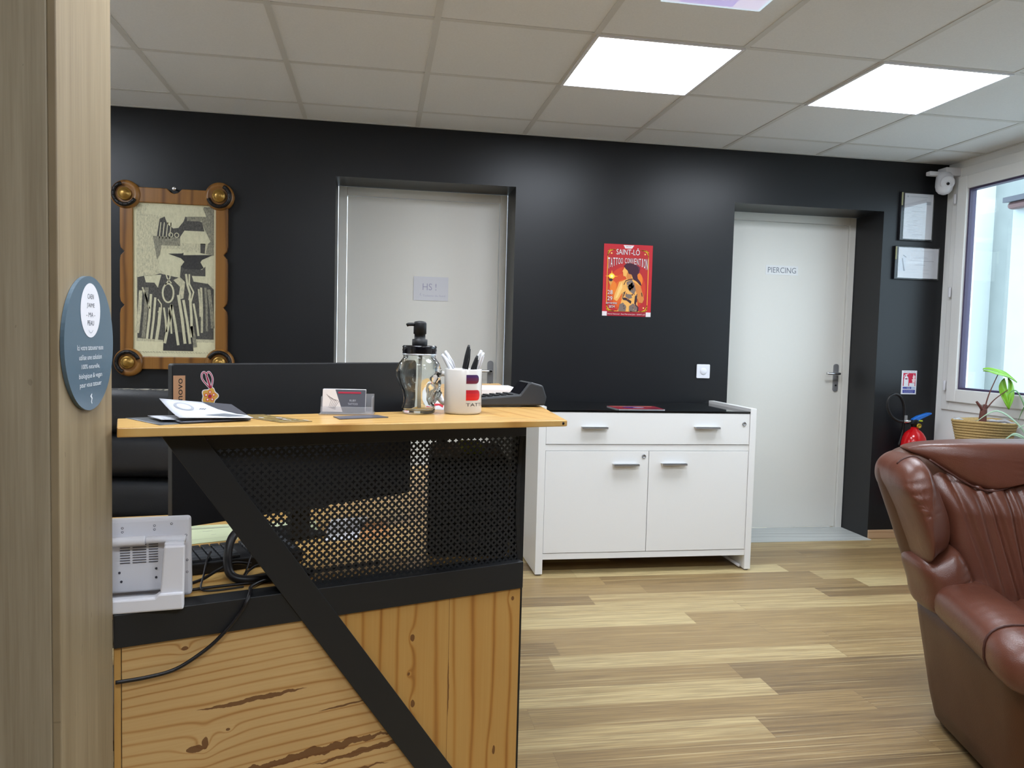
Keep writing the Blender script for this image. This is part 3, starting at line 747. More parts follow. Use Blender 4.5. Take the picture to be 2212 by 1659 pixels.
# certificates
def certificate(x0, x1, z0, z1, label, kind):
    r = thing('certificate_frame', label, 'framed certificate', ((x0 + x1) / 2, WY, z0), group='framed certificates by the window')
    obj('frame', MB().prism([(x0, z0), (x1, z0), (x1, z1), (x0, z1)], WY - .018, WY - .001), M['gloss_black'], r, bevel=.003, world=True)
    p = Flat(on_wall(x0, z0, WY - .0185)); w_, h_ = x1 - x0, z1 - z0
    gr, lg = ink(120, 122, 134), ink(176, 180, 190)
    p.rect(.024, .010, w_ - .010, h_ - .010, M['paper'], 1)
    rr = random.Random(kind)
    if kind == 1:
        p.rect(w_ - .06, h_ - .075, w_ - .026, h_ - .055, lg, 2)
        p.ell(.045, h_ - .028, .006, .006, lg, 2, 10)
        p.line([(.06, h_ - .028), (w_ - .05, h_ - .029)], .003, lg, 2)
        for k in range(20):
            z = h_ - .09 - k * .0095; a = .04 + rr.uniform(0, .05)
            p.line([(a, z), (a + rr.uniform(.03, .11), z)], .0016, lg if k % 3 else gr, 2)
    else:
        p.poly([(.026, .10), (.045, .13), (.06, .15), (.075, .155), (.075, .05), (.03, .05)], ink(205, 209, 218), 2)
        p.poly([(.048, .13), (.054, .13), (.072, .052), (.062, .052)], gr, 3); p.poly([(.055, .152), (.078, .14), (.078, .134), (.055, .146)], gr, 3)
        p.line([(.085, .148), (.10, .148), (.10, .134), (.086, .134), (.085, .148)], .0015, lg, 2)
        for a, b, z in ((.11, .27, .178), (.14, .22, .14), (.13, .23, .132), (.11, .27, .117), (.16, .19, .10), (.14, .21, .092), (.09, .15, .062), (.19, .24, .062), (.09, .14, .045), (.19, .24, .04)):
            p.line([(a, z), (b, z)], .0018, gr if z in (.117, .092) else lg, 2)
    obj('document', p, p.mats, r, world=True)
    obj('picture_glass', MB().box((x0 + .02, WY - .0225, z0 + .008), (x1 - .008, WY - .0215, z1 - .008)), M['fglass'], r, world=True)
    zc = z1 - .045
    obj('clip', MB().box((x0 + .002, WY - .022, zc - .04), (x0 + .011, WY - .0175, zc + .04)), ink(150, 148, 112, .4), r, bevel=.001, world=True)
certificate(3.172, 3.403, 1.878, 2.176, 'upright framed certificate, the upper of two by the window corner', 1)
certificate(3.149, 3.460, 1.637, 1.843, 'landscape framed certificate, the lower of two by the window corner', 2)

# fire safety sign
def fire_sign():
    r = thing('fire_sign', 'small red, white and blue fire extinguisher sign on black wall', 'sign', (3.306, WY, .92))
    p = Flat(on_wall(3.253, .919, WY - .0022)); red, blue, wht = ink(196, 34, 66), ink(60, 66, 150), M['wplastic']
    obj('sign_board', MB().box((3.253, WY - .002, .919), (3.359, WY, 1.069)), wht, r, bevel=.0005, world=True)
    p.rect(.010, .052, .097, .134, red, 1)
    p.text('EXTINCTEUR', .053, .142, .078, .006, ink(120, 110, 120), 1)
    p.rect(.016, .052, .048, .092, wht, 2); p.poly([(.016, .092), (.048, .092), (.044, .108), (.038, .114), (.026, .114), (.020, .108)], wht, 2)
    p.rect(.029, .114, .036, .128, wht, 2); p.line([(.030, .126), (.020, .120), (.017, .108)], .004, wht, 3); p.line([(.034, .126), (.046, .130)], .004, wht, 3)
    p.rect(.024, .094, .040, .101, ink(140, 30, 60), 3)
    p.rect(.054, .052, .092, .071, wht, 2)
    fl = [(.074, .074), (.094, .074), (.092, .085), (.096, .092), (.090, .100), (.094, .112), (.086, .122), (.084, .130), (.080, .118), (.076, .108), (.080, .098), (.070, .092), (.076, .084)]
    p.poly(fl, ink(240, 214, 214), 2)
    p.rect(.010, .034, .097, .047, blue, 1); p.text('CO2', .050, .0405, .022, .008, wht, 2); p.rect(.070, .034, .097, .047, ink(176, 190, 216), 2)
    p.rect(.010, .008, .097, .029, blue, 1); p.text('EN CAS D\'INCENDIE', .053, .022, .07, .005, ink(200, 204, 230), 2); p.text('FEU ELECTRIQUE', .053, .013, .06, .005, ink(200, 204, 230), 2)
    obj('printed_face', p, p.mats, r, world=True)
fire_sign()

# fire extinguisher hung on the wall
def extinguisher():
    cx, cy = 3.292, 4.325
    r = thing('fire_extinguisher', 'red fire extinguisher with blue lever hung in the corner', 'fire extinguisher', (cx, cy, .2))
    obj('cylinder', MB().lathe([(.060, .20), (.072, .205), (.076, .22), (.076, .60), (.074, .63), (.066, .662), (.052, .685), (.036, .700), (.024, .708), (.020, .722)], (cx, cy, 0), 40), M['fred'], r, world=True)
    obj('wall_bracket', MB().box((cx - .02, cy + .07, .45), (cx + .02, WY, .56)), M['iron'], r, world=True)
    v = MB().lathe([(.017, .715), (.017, .735), (.022, .737), (.022, .765), (.014, .77)], (cx - .002, cy, 0), 20); v.box((cx - .05, cy - .012, .740), (cx + .02, cy + .012, .762))
    val = obj('valve', v, M['iron'], r, bevel=.002, world=True)
    obj('gauge', MB().lathe([(.015, 0), (.015, .012), (.009, .013), (.008, .010)], (cx + .012, cy - .018, .731), 20, axis='y'), M['brass'], val, world=True)
    obj('hose_fitting', MB().lathe([(.009, -.075), (.011, -.07), (.011, -.03), (.008, -.028)], (cx - .005, cy - .006, .757), 16, axis='x'), M['chrome'], val, world=True)
    lev = MB()
    pts = [(cx - .022, .748), (cx - .02, .772), (cx + .012, .790), (cx + .085, .812), (cx + .108, .812), (cx + .108, .803), (cx + .03, .768), (cx + .012, .752), (cx - .005, .745)]
    lev.prism(pts, cy - .014, cy + .014)
    obj('lever', lev, M['fblue'], r, bevel=.005, world=True)
    obj('safety_pin', MB().box((cx + .018, cy - .026, .757), (cx + .038, cy - .010, .766)), simple('lime_seal', rgb(190, 205, 40), .4), r, bevel=.003, world=True)
    hp = [(cx - .075, cy - .006, .757), (cx - .12, cy - .008, .760), (cx - .17, cy - .01, .79), (cx - .20, cy - .012, .845), (cx - .195, cy - .012, .90), (cx - .155, cy - .01, .925), (cx - .11, cy + .0, .91), (cx - .075, cy + .012, .865), (cx - .06, cy + .02, .80), (cx - .055, cy + .03, .70), (cx - .08, cy + .03, .60)]
    obj('hose', MB().tube(spline(hp, 6), .0085, 10), M['rubber'], r, world=True)
    obj('tag_clip', MB().box((cx - .082, cy - .02, .765), (cx - .066, cy - .012, .795)), M['steel'], r, world=True)
    obj('seal_dot', MB().lathe([(.011, 0), (.008, .002)], (cx - .028, cy - .07, .602), 14, axis='y'), M['wplastic'], r, world=True)
extinguisher()

# security camera in the corner
sc_ = thing('security_camera', 'white dome security camera in the corner under the ceiling', 'security camera', (WX, 4.33, 2.28))
obj('bracket', MB().box((3.395, 4.30, 2.268), (WX, 4.38, 2.318)).box((3.31, 4.335, 2.270), (3.43, 4.375, 2.296)), M['wplastic'], sc_, bevel=.006, world=True)
cb = obj('camera_body', MB().lathe([(.012, .060), (.034, .052), (.047, .03), (.050, .0), (.050, -.03), (.044, -.055), (.03, -.072), (.01, -.08)], (3.408, 4.33, 2.235), 36), M['wplastic'], sc_, world=True)
fx = MB().lathe([(.040, 0), (.042, .004), (.038, .010), (.030, .012), (.026, .008), (.010, .010)], (0, 0, 0), 32, axis='y'); fx.xf(Matrix.Translation((3.398, 4.292, 2.222)) @ Matrix.Rotation(math.radians(-22), 4, 'Z') @ Matrix.Rotation(math.radians(14), 4, 'X'))
obj('face_plate', fx, M['wplastic'], cb, world=True)
ln = MB().lathe([(.009, 0), (.009, .004), (.004, .005)], (0, 0, 0), 18, axis='y'); ln.xf(Matrix.Translation((3.395, 4.282, 2.213)) @ Matrix.Rotation(math.radians(-22), 4, 'Z') @ Matrix.Rotation(math.radians(14), 4, 'X'))
obj('lens', ln, M['gloss_black'], cb, world=True)

# notices on the two doors
DY = WY + WT
nt = Flat(on_wall(.202, 1.420, DY - .0035)); gr = ink(168, 166, 188)
nt.text('HS !', .095, .082, .082, .040, gr, 1); nt.line([(.045, .045), (.038, .034), (.046, .03)], .002, gr, 1); nt.text('Toilette du fond', .122, .030, .135, .012, ink(186, 184, 202), 1)
for v in range(1):
    pass
n_ = MB().box((.202, DY - .0035, 1.420), (.409, DY - .0005, 1.562))
nr = thing('paper_notice', 'handwritten white paper notice taped to the left door', 'notice', (.305, DY, 1.42))
obj('sheet', n_, M['paper'], nr, world=True); obj('handwriting', nt, nt.mats, nr, world=True)
ps = Flat(on_wall(2.452, 1.662, DY - .0022)); ps.text('PIERCING', .113, .030, .196, .036, ink(122, 128, 136), 1)
pr = thing('door_sign', 'clear strip reading PIERCING on the right door', 'sign', (2.56, DY, 1.66))
obj('strip', MB().box((2.452, DY - .002, 1.662), (2.678, DY, 1.722)), simple('white_strip', rgb(234, 234, 234), .25), pr, world=True); obj('lettering', ps, ps.mats, pr, world=True)

# round sign on the pillar
def round_sign():
    r = thing('round_sign', 'round slate blue sign with white disc on the oak pillar', 'sign', (PX, 1.277, 1.180))
    R_ = .1015
    disc = [(math.cos(2 * PI * i / 64) * R_, math.sin(2 * PI * i / 64) * R_) for i in range(64)]
    obj('board', MB().hexa([(PX + .0005, 1.277 + a, 1.180 + b) for a, b in disc], [(PX + .006, 1.277 + a, 1.180 + b) for a, b in disc]), simple('slate_blue_board', rgb(86, 106, 120), .3, var=.02), r, world=True)
    p = Flat(lambda a, b, h: (PX + .0062 + h, 1.277 + a, 1.180 + b), .0002)
    p.ell(0, .050, .041, .041, M['wplastic'], 1, 48)
    dg = ink(70, 78, 88); wt = ink(216, 222, 228)
    for tx, y, w_, h_ in (('CAEN', .071, .026, .0075), ('J\'AIME', .057, .032, .0085), ('- MA -', .0435, .036, .007), ('PEAU', .031, .027, .0075)): p.text(tx, 0, y, w_, h_, dg, 2)
    p.line([(.018 * math.sin(t), .050 - .034 * math.cos(t)) for t in (-.5, -.3, -.1, .1, .3, .5)], .0012, ink(160, 166, 174), 2)
    for tx, y, w_, h_ in (('Ici votre tatoueur·euse', -.006, .108, .0078), ('utilise une solution', -.0205, .094, .0078), ('100% naturelle,', -.035, .076, .0078), ('biologique & vegan', -.0495, .096, .0095), ('pour vous tatouer', -.0635, .090, .0085)): p.text(tx, 0, y, w_, h_, wt, 1)
    p.line([(.004, -.077), (-.001, -.080), (.004, -.084), (.001, -.089), (.004, -.092)], [.002, .006, .004, .003, .002], wt, 1)
    obj('printed_face', p, p.mats, r, world=True)
round_sign()

# ------------------------------------------------------------------ white cabinet
def cabinet():
    xl, xr, yf, yb = .804, 1.979, 3.83, 4.36
    r = thing('white_cabinet', 'low white cabinet with black glass top, one drawer and two doors', 'cabinet', ((xl + xr) / 2, yf, 0))
    W = dict(parent=r, world=True)
    for a, b in ((xl, xl + .038), (xr - .034, xr)):
        obj('side_panel', MB().box((a, yf - .004, .008), (b, yb, .868)), M['cab'], bevel=.0015, **W)
        for y in (yf + .02, yb - .04): obj('foot', MB().lathe([(.014, 0), (.014, .006), (.008, .008)], ((a + b) / 2, y, 0), 14), M['steel'], **W)
    a, b = xl + .038, xr - .034
    obj('carcass', MB().box((a, yf + .022, .090), (b, yb, .835)).box((a, yf + .004, .643), (b, yf + .03, .674)).box((a, yf + .002, .082), (b, yb, .113)), M['cab'], bevel=.001, **W)
    obj('glass_top', MB().box((a, yf - .002, .842), (b, yb, .852)), M['blackglass'], bevel=.0012, **W)
    def handle(x0, x1, z, par):
        h = MB().box((x0, yf - .030, z - .004), (x1, yf - .024, z + .006)).box((x0, yf - .030, z + .003), (x1, yf + .002, z + .006))
        obj('handle', h, M['alu'], par, bevel=.0008, world=True)
    def lock(x, z, par):
        obj('lock', MB().lathe([(.011, -.004), (.011, .004), (.008, .0055), (.0075, .003), (.002, .003)], (x, yf, z), 20, axis='y'), M['steel'], par, world=True)
    d = obj('drawer', MB().box((a + .002, yf, .677), (b - .002, yf + .02, .840)), M['cab'], bevel=.001, **W)
    handle(1.026, 1.161, .762, d); handle(1.632, 1.768, .765, d); lock(1.912, .787, d)
    dl = obj('door', MB().box((a + .002, yf, .116), (1.390, yf + .02, .641)), M['cab'], bevel=.001, **W)
    handle(1.197, 1.334, .571, dl); lock(1.364, .615, dl)
    dr = obj('door', MB().box((1.393, yf, .116), (b - .002, yf + .02, .641)), M['cab'], bevel=.001, **W)
    handle(1.458, 1.593, .574, dr)
    obj('floor_bar', MB().tube([(b - .012, yf + .03, .018), (b - .012, yb - .03, .018)], .008, 10), M['wplastic'], **W)
cabinet()
mg = thing('magazine', 'red glossy magazine lying on the black glass cabinet top', 'magazine', (1.34, 3.93, .852))
mgp = [(1.215, 4.030), (1.225, 3.845), (1.475, 3.850), (1.485, 4.040)]
obj('pages', MB().slab([(x + .003, y + .003) for x, y in mgp], .852, .857), M['paper'], mg, world=True)
mc = Flat(lambda a, b, h: (a, b, .8575 + h)); mc.poly(mgp, ink(150, 44, 58, .25), 1)
mc.ell(1.34, 3.95, .06, .045, ink(70, 50, 130, .25), 2, 20); mc.poly([(1.225, 4.02), (1.24, 3.99), (1.46, 3.995), (1.465, 4.025)], ink(206, 130, 110, .25), 2); mc.ell(1.36, 3.93, .03, .02, ink(206, 176, 176, .25), 3, 16)
mc.poly([(1.40, 3.87), (1.46, 3.87), (1.46, 3.93), (1.41, 3.92)], ink(110, 30, 50, .25), 2)
obj('cover', mc, mc.mats, mg, world=True)

# ------------------------------------------------------------------ reception counter
CA = math.radians(18.906)
ct = thing('reception_counter', 'reception counter of black steel and pine with perforated metal front', 'counter', (.322, 1.655, 0), CA)
S0 = -.802
def clip_left(poly, sl):      # x of the brace edge at height z
    return poly
LE = lambda z: -.728 + (1.02 - z) * .676       # left edge of the diagonal brace
RE = lambda z: -.652 + (1.007 - z) * .6835     # right edge
obj('cross_beam', MB().box((S0, 0, .657), (0, .05, .716)), M['black'], ct, bevel=.0015)
obj('diagonal_brace', MB().prism([(LE(1.022), 1.022), (RE(1.022), 1.022), (RE(.06), .06), (RE(.06), .0), (LE(.0), .0)], -.003, .045), M['black'], ct, bevel=.0012)
obj('top_rail', MB().box((-.70, .004, .993), (0, .034, 1.0245)), M['black'], ct, bevel=.001)
obj('lower_board', MB().prism([(S0 + .012, .02), (LE(.02) + .01, .02), (LE(.657) + .01, .657), (S0 + .012, .657)], .006, .026), M['pine_h'], ct, bevel=.0008)
obj('end_strip', MB().box((S0, .007, .02), (S0 + .011, .026, .657)), M['pine_v'], ct, bevel=.0008)
obj('upright_board', MB().prism([(RE(.06) - .012, .0605), (-.003, .0605), (-.003, .657), (RE(.657) - .012, .657)], .006, .026), M['pine_v'], ct, bevel=.0008)
# perforated sheet: clover holes with round holes between them
def perforated():
    p = .01465; N = 48; rc = .0028; mb = MB(); th = .0012
    def rin(a):        # clover outline
        return .0036 + .0012 * math.cos(4 * a) + .0002 * math.cos(8 * a)
    def rout(a):
        c, s = math.cos(a), math.sin(a); t = (p / 2) / max(abs(c), abs(s))
        qx, qy = math.copysign(p / 2, c), math.copysign(p / 2, s)
        bq = c * qx + s * qy; dd = bq * bq - (qx * qx + qy * qy - rc * rc)
        if dd > 0: t = min(t, bq - math.sqrt(dd))
        return t
    al = [2 * PI * i / N for i in range(N)]
    ri = [(rin(a) * math.cos(a), rin(a) * math.sin(a)) for a in al]; ro = [(rout(a) * math.cos(a), rout(a) * math.sin(a)) for a in al]
    rr = random.Random(5)
    z = .716 + p / 2; row = 0
    while z < 1.0:
        s = -.006 - p / 2; k = 0
        while s > LE(z) + .045:
            bulge = 0
            y = .020 + .002 * math.sin(s * 14 + z * 9)
            o = len(mb.v)
            for yy in (y, y + th):
                mb.v += [(s + q[0], yy, z + q[1]) for q in ri] + [(s + q[0], yy, z + q[1]) for q in ro]
            if N:
                for i in range(N):
                    j = (i + 1) % N
                    mb.f.append([o + i, o + j, o + N + j, o + N + i]); mb.f.append([o + 2 * N + i, o + 3 * N + i, o + 3 * N + j, o + 2 * N + j])
                    mb.f.append([o + i, o + 2 * N + i, o + 2 * N + j, o + j])
                    mb.mi += [0, 0, 0]; mb.sm += [False] * 3
            s -= p; k += 1
        z += p; row += 1
    mb.flat = True
    # bent, ragged vertical edge of the sheet at the corner
    zs = [.716 + (1.0 - .716) * i / 40 for i in range(41)]
    ring = []
    for z in zs:
        xx = .002 - .006 * math.sin((z - .716) / .284 * PI) + rr.uniform(-.0012, .0012)
        ring.append([(xx - .008, .0195, z), (xx, .0175, z), (xx + .001, .022, z), (xx - .004, .05, z), (xx - .008, .05, z)])
    mb.loft(ring, 0, True, True, False)
    return mb
obj('perforated_sheet', perforated(), M['black'], ct)
# counter tops (slightly tapering boards, mitred at the corner)
def top(name, poly, zb, mat, par):
    return obj(name, MB().hexa([(x, y, z) for (x, y), z in zip(poly, zb)], [(x, y, 1.041) for x, y in poly]), mat, par, bevel=.0018, world=True)
top('counter_top', [(-.421, 1.364), (.381, 1.534), (.080, 1.700), (-.464, 1.506)], [1.0245, 1.0285, 1.0255, 1.0245], M['pine_top'], ct)
top('return_top', [(.3812, 1.5345), (.436, 2.80), (.150, 2.675), (.0805, 1.7003)], [1.0285, 1.0255, 1.0255, 1.0255], M['pine_ret'], ct)
obj('corner_screw', MB().lathe([(.003, -.0005), (.003, .0008)], (.372, 1.5325, 1.035), 10, axis='y'), M['iron'], ct, world=True)
obj('desk_top', MB().slab([(-.43, 1.447), (.30, 1.696), (.42, 2.95), (-.05, 2.95), (-.14, 2.22), (-.9, 2.10), (-.9, 1.447)], .690, .716), M['pine_top'], ct, bevel=.001, world=True)
obj('side_panel', MB().slab([(.312, 1.705), (.330, 1.705), (.425, 2.80), (.407, 2.80)], .0, 1.0255), M['black'], ct, world=True)
for x, y in ((-.02, 2.90), (-.86, 2.05), (-.86, 1.50), (.36, 2.90)):
    obj('leg', MB().box((x - .02, y - .02, 0), (x + .02, y + .02, .690)), M['black'], ct, world=True)
obj('back_post', MB().box((.20, 2.62, .716), (.23, 2.65, 1.0255)), M['black'], ct, world=True)

# ------------------------------------------------------------------ things on the counter top
TZ = 1.041
def sheet(mb, pts, z, th=.0006, mi=0):
    mb.slab(pts, z, z + th, mi)
# flyers stacked at the left end
def flyer(name, label, pts, z, th, mat, printed=None, curl=None):
    root = thing(name, label, 'flyer', (sum(p[0] for p in pts) / 4, sum(p[1] for p in pts) / 4, z), group='flyers on the counter top')
    n, m = 10, 6; A, B, C_, D = [Vector((*p, z)) for p in pts]
    def P(u, v, dz):
        q = (A * (1 - u) + B * u) * (1 - v) + (D * (1 - u) + C_ * u) * v
        return (q.x, q.y, q.z + (curl(u, v) if curl else 0) + dz)
    mb = MB(); vs = [P(i / n, j / m, d) for d in (0, th) for j in range(m + 1) for i in range(n + 1)]
    k = (n + 1) * (m + 1); fs = []
    for j in range(m):
        for i in range(n):
            a = j * (n + 1) + i; fs.append((a, a + n + 1, a + n + 2, a + 1)); fs.append((k + a, k + a + 1, k + a + n + 2, k + a + n + 1))
    edge = [i for i in range(n + 1)] + [j * (n + 1) + n for j in range(1, m + 1)] + [m * (n + 1) + i for i in range(n - 1, -1, -1)] + [j * (n + 1) for j in range(m - 1, 0, -1)]
    for a, b in zip(edge, edge[1:] + edge[:1]): fs.append((a, b, k + b, k + a))
    mb.add(vs, fs, 0, True)
    obj('sheet', mb, mat, root, world=True)
    if printed:
        p = Flat(lambda a, b, h: P(a, b, th + .0003 + h), .0003); printed(p); obj('printed_face', p, p.mats, root, world=True)
    return root
dgrey, mgrey = ink(84, 88, 92, .45), ink(120, 126, 128, .45)
flyer('flyer', 'dark grey flyer lying flat at the left end of the counter', [(-.365, 1.402), (-.262, 1.475), (-.330, 1.560), (-.452, 1.512)], TZ + .0002, .0006, dgrey)
flyer('flyer', 'slate flyer lying on the dark grey one at the left end', [(-.335, 1.420), (-.228, 1.480), (-.285, 1.570), (-.392, 1.512)], TZ + .0014, .003, ink(78, 82, 94, .4), None)
flyer('flyer', 'white flyer sticking out under the curled one', [(-.372, 1.440), (-.29, 1.455), (-.300, 1.535), (-.412, 1.505)], TZ + .0052, .0006, M['flyer_paper'], lambda p: p.poly([(.1, .1), (.5, .2), (.4, .4), (.1, .3)], ink(200, 204, 208), 1))
def pf_(p):
    g = ink(150, 154, 162); d = ink(70, 70, 76)
    p.poly([(.58, 1), (.70, .62), (.88, .35), (1, .25), (1, 1)], d, 1)
    p.ell(.24, .66, .13, .2, g, 1, 20); p.ell(.24, .66, .09, .15, M['flyer_paper'], 2, 20)
    for k in range(3): p.line([(.42 + k * .03, .55), (.47 + k * .03, .62)], .012, d, 1)
    p.poly([(.4, .2), (.7, .34), (.95, .16), (.7, .1)], ink(112, 116, 122), 1)
flyer('flyer', 'white and grey flyer curling up on top of the stack', [(-.338, 1.425), (-.222, 1.470), (-.276, 1.560), (-.400, 1.535)], TZ + .0066, .0005, M['flyer_paper'], pf_,
      lambda u, v: .024 * (v ** 1.4) * (1 - .35 * u) + .004 * (1 - u))
def pc_(p):
    rr = random.Random(11)
    for k in range(26): p.ell(rr.uniform(.08, .92), rr.uniform(.06, .94), rr.uniform(.02, .07), rr.uniform(.02, .06), ink(*rr.choice([(206, 206, 208), (150, 126, 74), (90, 84, 70), (186, 168, 110)])), 1 + k % 3, 9)
flyer('postcard', 'patterned ochre postcard near the front edge of the counter', [(-.172, 1.452), (-.118, 1.474), (-.222, 1.592), (-.283, 1.578)], TZ + .0002, .0012, ink(128, 108, 66, .4), pc_)

# business card holder
hd = thing('card_holder', 'clear acrylic holder of business cards on the counter', 'card holder', (-.06, 1.63, TZ))
HA = math.atan2(-.019, .103) + .12
def hl(p):   # local -> world
    c, s = math.cos(HA), math.sin(HA); return (-.060 + p[0] * c - p[1] * s, 1.628 + p[0] * s + p[1] * c, TZ + p[2])
def hob(name, boxes, mat):
    mb = MB()
    for lo, hi in boxes: mb.hexa([hl(p) for p in lo], [hl(p) for p in hi])
    return obj(name, mb, mat, hd, bevel=.0006, world=True)
def bx(x0, y0, z0, x1, y1, z1, sh=0.0):   # sh: lean back with height
    f = lambda x, y, z: (x, y + sh * z, z)
    return ([f(x0, y0, z0), f(x1, y0, z0), f(x1, y1, z0), f(x0, y1, z0)], [f(x0, y0, z1), f(x1, y0, z1), f(x1, y1, z1), f(x0, y1, z1)])
hob('holder', [bx(-.054, -.034, 0, .054, .03, .003), bx(-.052, -.022, .003, .052, -.019, .016, .20), bx(-.052, .020, .003, .052, .023, .040, .20), bx(-.052, -.019, .003, -.049, .020, .036, .20), bx(.049, -.019, .003, .052, .020, .036, .20)], M['acrylic'])
# the cards themselves
bc = thing('business_cards', 'stack of dark business cards standing in the clear holder', 'business cards', hl((0, 0, .004)))
mb = MB(); lo, hi = bx(-.050, -.012, .005, .036, .004, .050, .24); mb.hexa([hl(p) for p in lo], [hl(p) for p in hi]); obj('cards', mb, M['paper'], bc, world=True)
bf = Flat(lambda a, b, h: hl((a - .007, -.0125 - h + .24 * b, b)), .0002)
bf.rect(-.043, .005, .043, .050, ink(78, 78, 86), 1); bf.poly([(-.043, .005), (-.002, .005), (-.018, .050), (-.043, .050)], ink(216, 206, 200), 2)
bf.rect(-.012, .042, .034, .0455, ink(166, 36, 60), 3); bf.text('RUBY', .018, .028, .013, .004, ink(170, 170, 178), 2); bf.text('TATTOO', .018, .021, .020, .004, ink(170, 170, 178), 2)
for k in range(5): bf.line([(-.035 + k * .004, .040 - k * .003), (-.025 + k * .004, .028), (-.030 + k * .003, .014), (-.016, .010 + k * .002)], .0008, ink(110, 100, 100), 3)
obj('printed_face', bf, bf.mats, bc, world=True)
cd = MB(); cd.slab([(-.070, 1.515), (.022, 1.556), (.0, 1.596), (-.085, 1.560)], TZ + .0002, TZ + .0018)
tag(obj('business_card', cd, ink(88, 88, 96, .4)), 'dark business card lying in front of the clear card holder', 'business card')

# soap dispenser: skull-shaped glass jar with black pump
def dispenser():
    cx, cy = .086, 1.650
    r = thing('soap_dispenser', 'empty clear glass skull jar with black pump lid', 'soap dispenser', (cx, cy, TZ))
    prof = [(.0, .0), (.030, .0), (.0345, .003), (.035, .015), (.0325, .020), (.031, .032), (.034, .048), (.041, .062), (.0455, .078), (.0455, .092), (.042, .106), (.0365, .114), (.034, .118), (.034, .126)]
    def prof_at(outer):
        out = []
        for rr, h in prof: out.append((max(.0, rr - (0 if outer else .0042)), h if outer else max(h, .0075)))
        return out
    mb = MB(); n = 64
    def ring(rr, h, outer):
        pts = []
        for i in range(n):
            a = 2 * PI * i / n; q = rr
            if outer and .02 < h < .108:     # face: sockets, cheekbones, teeth on the +x side
                d = (a + PI) % (2 * PI) - PI
                for da, hz, amp, wa, wh in ((.62, .074, -.011, .30, .011), (-.42, .074, -.011, .30, .011), (.15, .062, .004, .16, .010), (.15, .056, -.004, .09, .006), (.15, .044, .004, .5, .010), (.1, .090, .003, .8, .008), (.9, .060, .004, .25, .01), (-.7, .060, .004, .25, .01)):
                    q += amp * math.exp(-((d + .25 - da) / wa) ** 2 - ((h - hz) / wh) ** 2)
                cs_ = max(0, math.cos(d + .25)); bs_ = max(0, -math.cos(d + .25))
                q += .0075 * cs_ ** 2 * math.exp(-((h - .045) / .020) ** 2) + .0025 * bs_ * math.exp(-((h - .085) / .03) ** 2)
                if .028 < h < .048: q += .0020 * math.cos(d * 20) * math.exp(-(d / .9) ** 2)
                q += .004 * math.exp(-((d + .1) / .5) ** 2) * math.exp(-((h - .035) / .014) ** 2)
            pts.append((cx + q * math.cos(a), cy + q * math.sin(a) * .92, TZ + .0005 + h))
        return pts
    def dense(ps):
        out = []
        for (r0, h0), (r1, h1) in zip(ps, ps[1:]):
            k = max(1, int((h1 - h0) / .003))
            for i in range(k): out.append((r0 + (r1 - r0) * i / k, h0 + (h1 - h0) * i / k))
        return out + [ps[-1]]
    o_ = dense(prof[1:]); i_ = dense(prof_at(False)[1:])
    rings = [ring(a, b, True) for a, b in o_] + [ring(a, b, False) for a, b in reversed(i_)]
    mb.loft(rings, 0, True, True)
    obj('jar', mb, M['glass'], r, world=True)
    obj('lid', MB().lathe([(.0352, .1265), (.0358, .128), (.0352, .131), (.0362, .133), (.0352, .138), (.0362, .141), (.034, .1435), (.0, .1435)], (cx, cy, TZ), 48), M['gloss_black'], r, world=True)
    obj('lid_rim', MB().lathe([(.0352, .1235), (.0356, .1262), (.034, .1265)], (cx, cy, TZ), 48, cap0=False, cap1=False), M['alu'], r, world=True)
    pm = obj('pump', MB().lathe([(.0155, .1435), (.016, .145), (.016, .1565), (.0115, .1572), (.0115, .167), (.0135, .168), (.0135, .190), (.0115, .1935), (.004, .195), (0, .195)], (cx, cy, TZ), 36), M['plastic'], r, world=True)
    dn = Vector((-.93, -.3, 0)).normalized()
    nz = [Vector((cx, cy, TZ + .187)) + dn * .010, Vector((cx, cy, TZ + .1875)) + dn * .018, Vector((cx, cy, TZ + .187)) + dn * .026, Vector((cx, cy, TZ + .1855)) + dn * .029]
    obj('nozzle', MB().tube(nz, .0036, 12), M['plastic'], pm, world=True)
    obj('dip_tube', MB().tube([(cx + .002, cy, TZ + .1435), (cx + .001, cy, TZ + .012)], .0042, 10), simple('milky_tube', rgb(214, 218, 222), .3), pm, world=True)
dispenser()

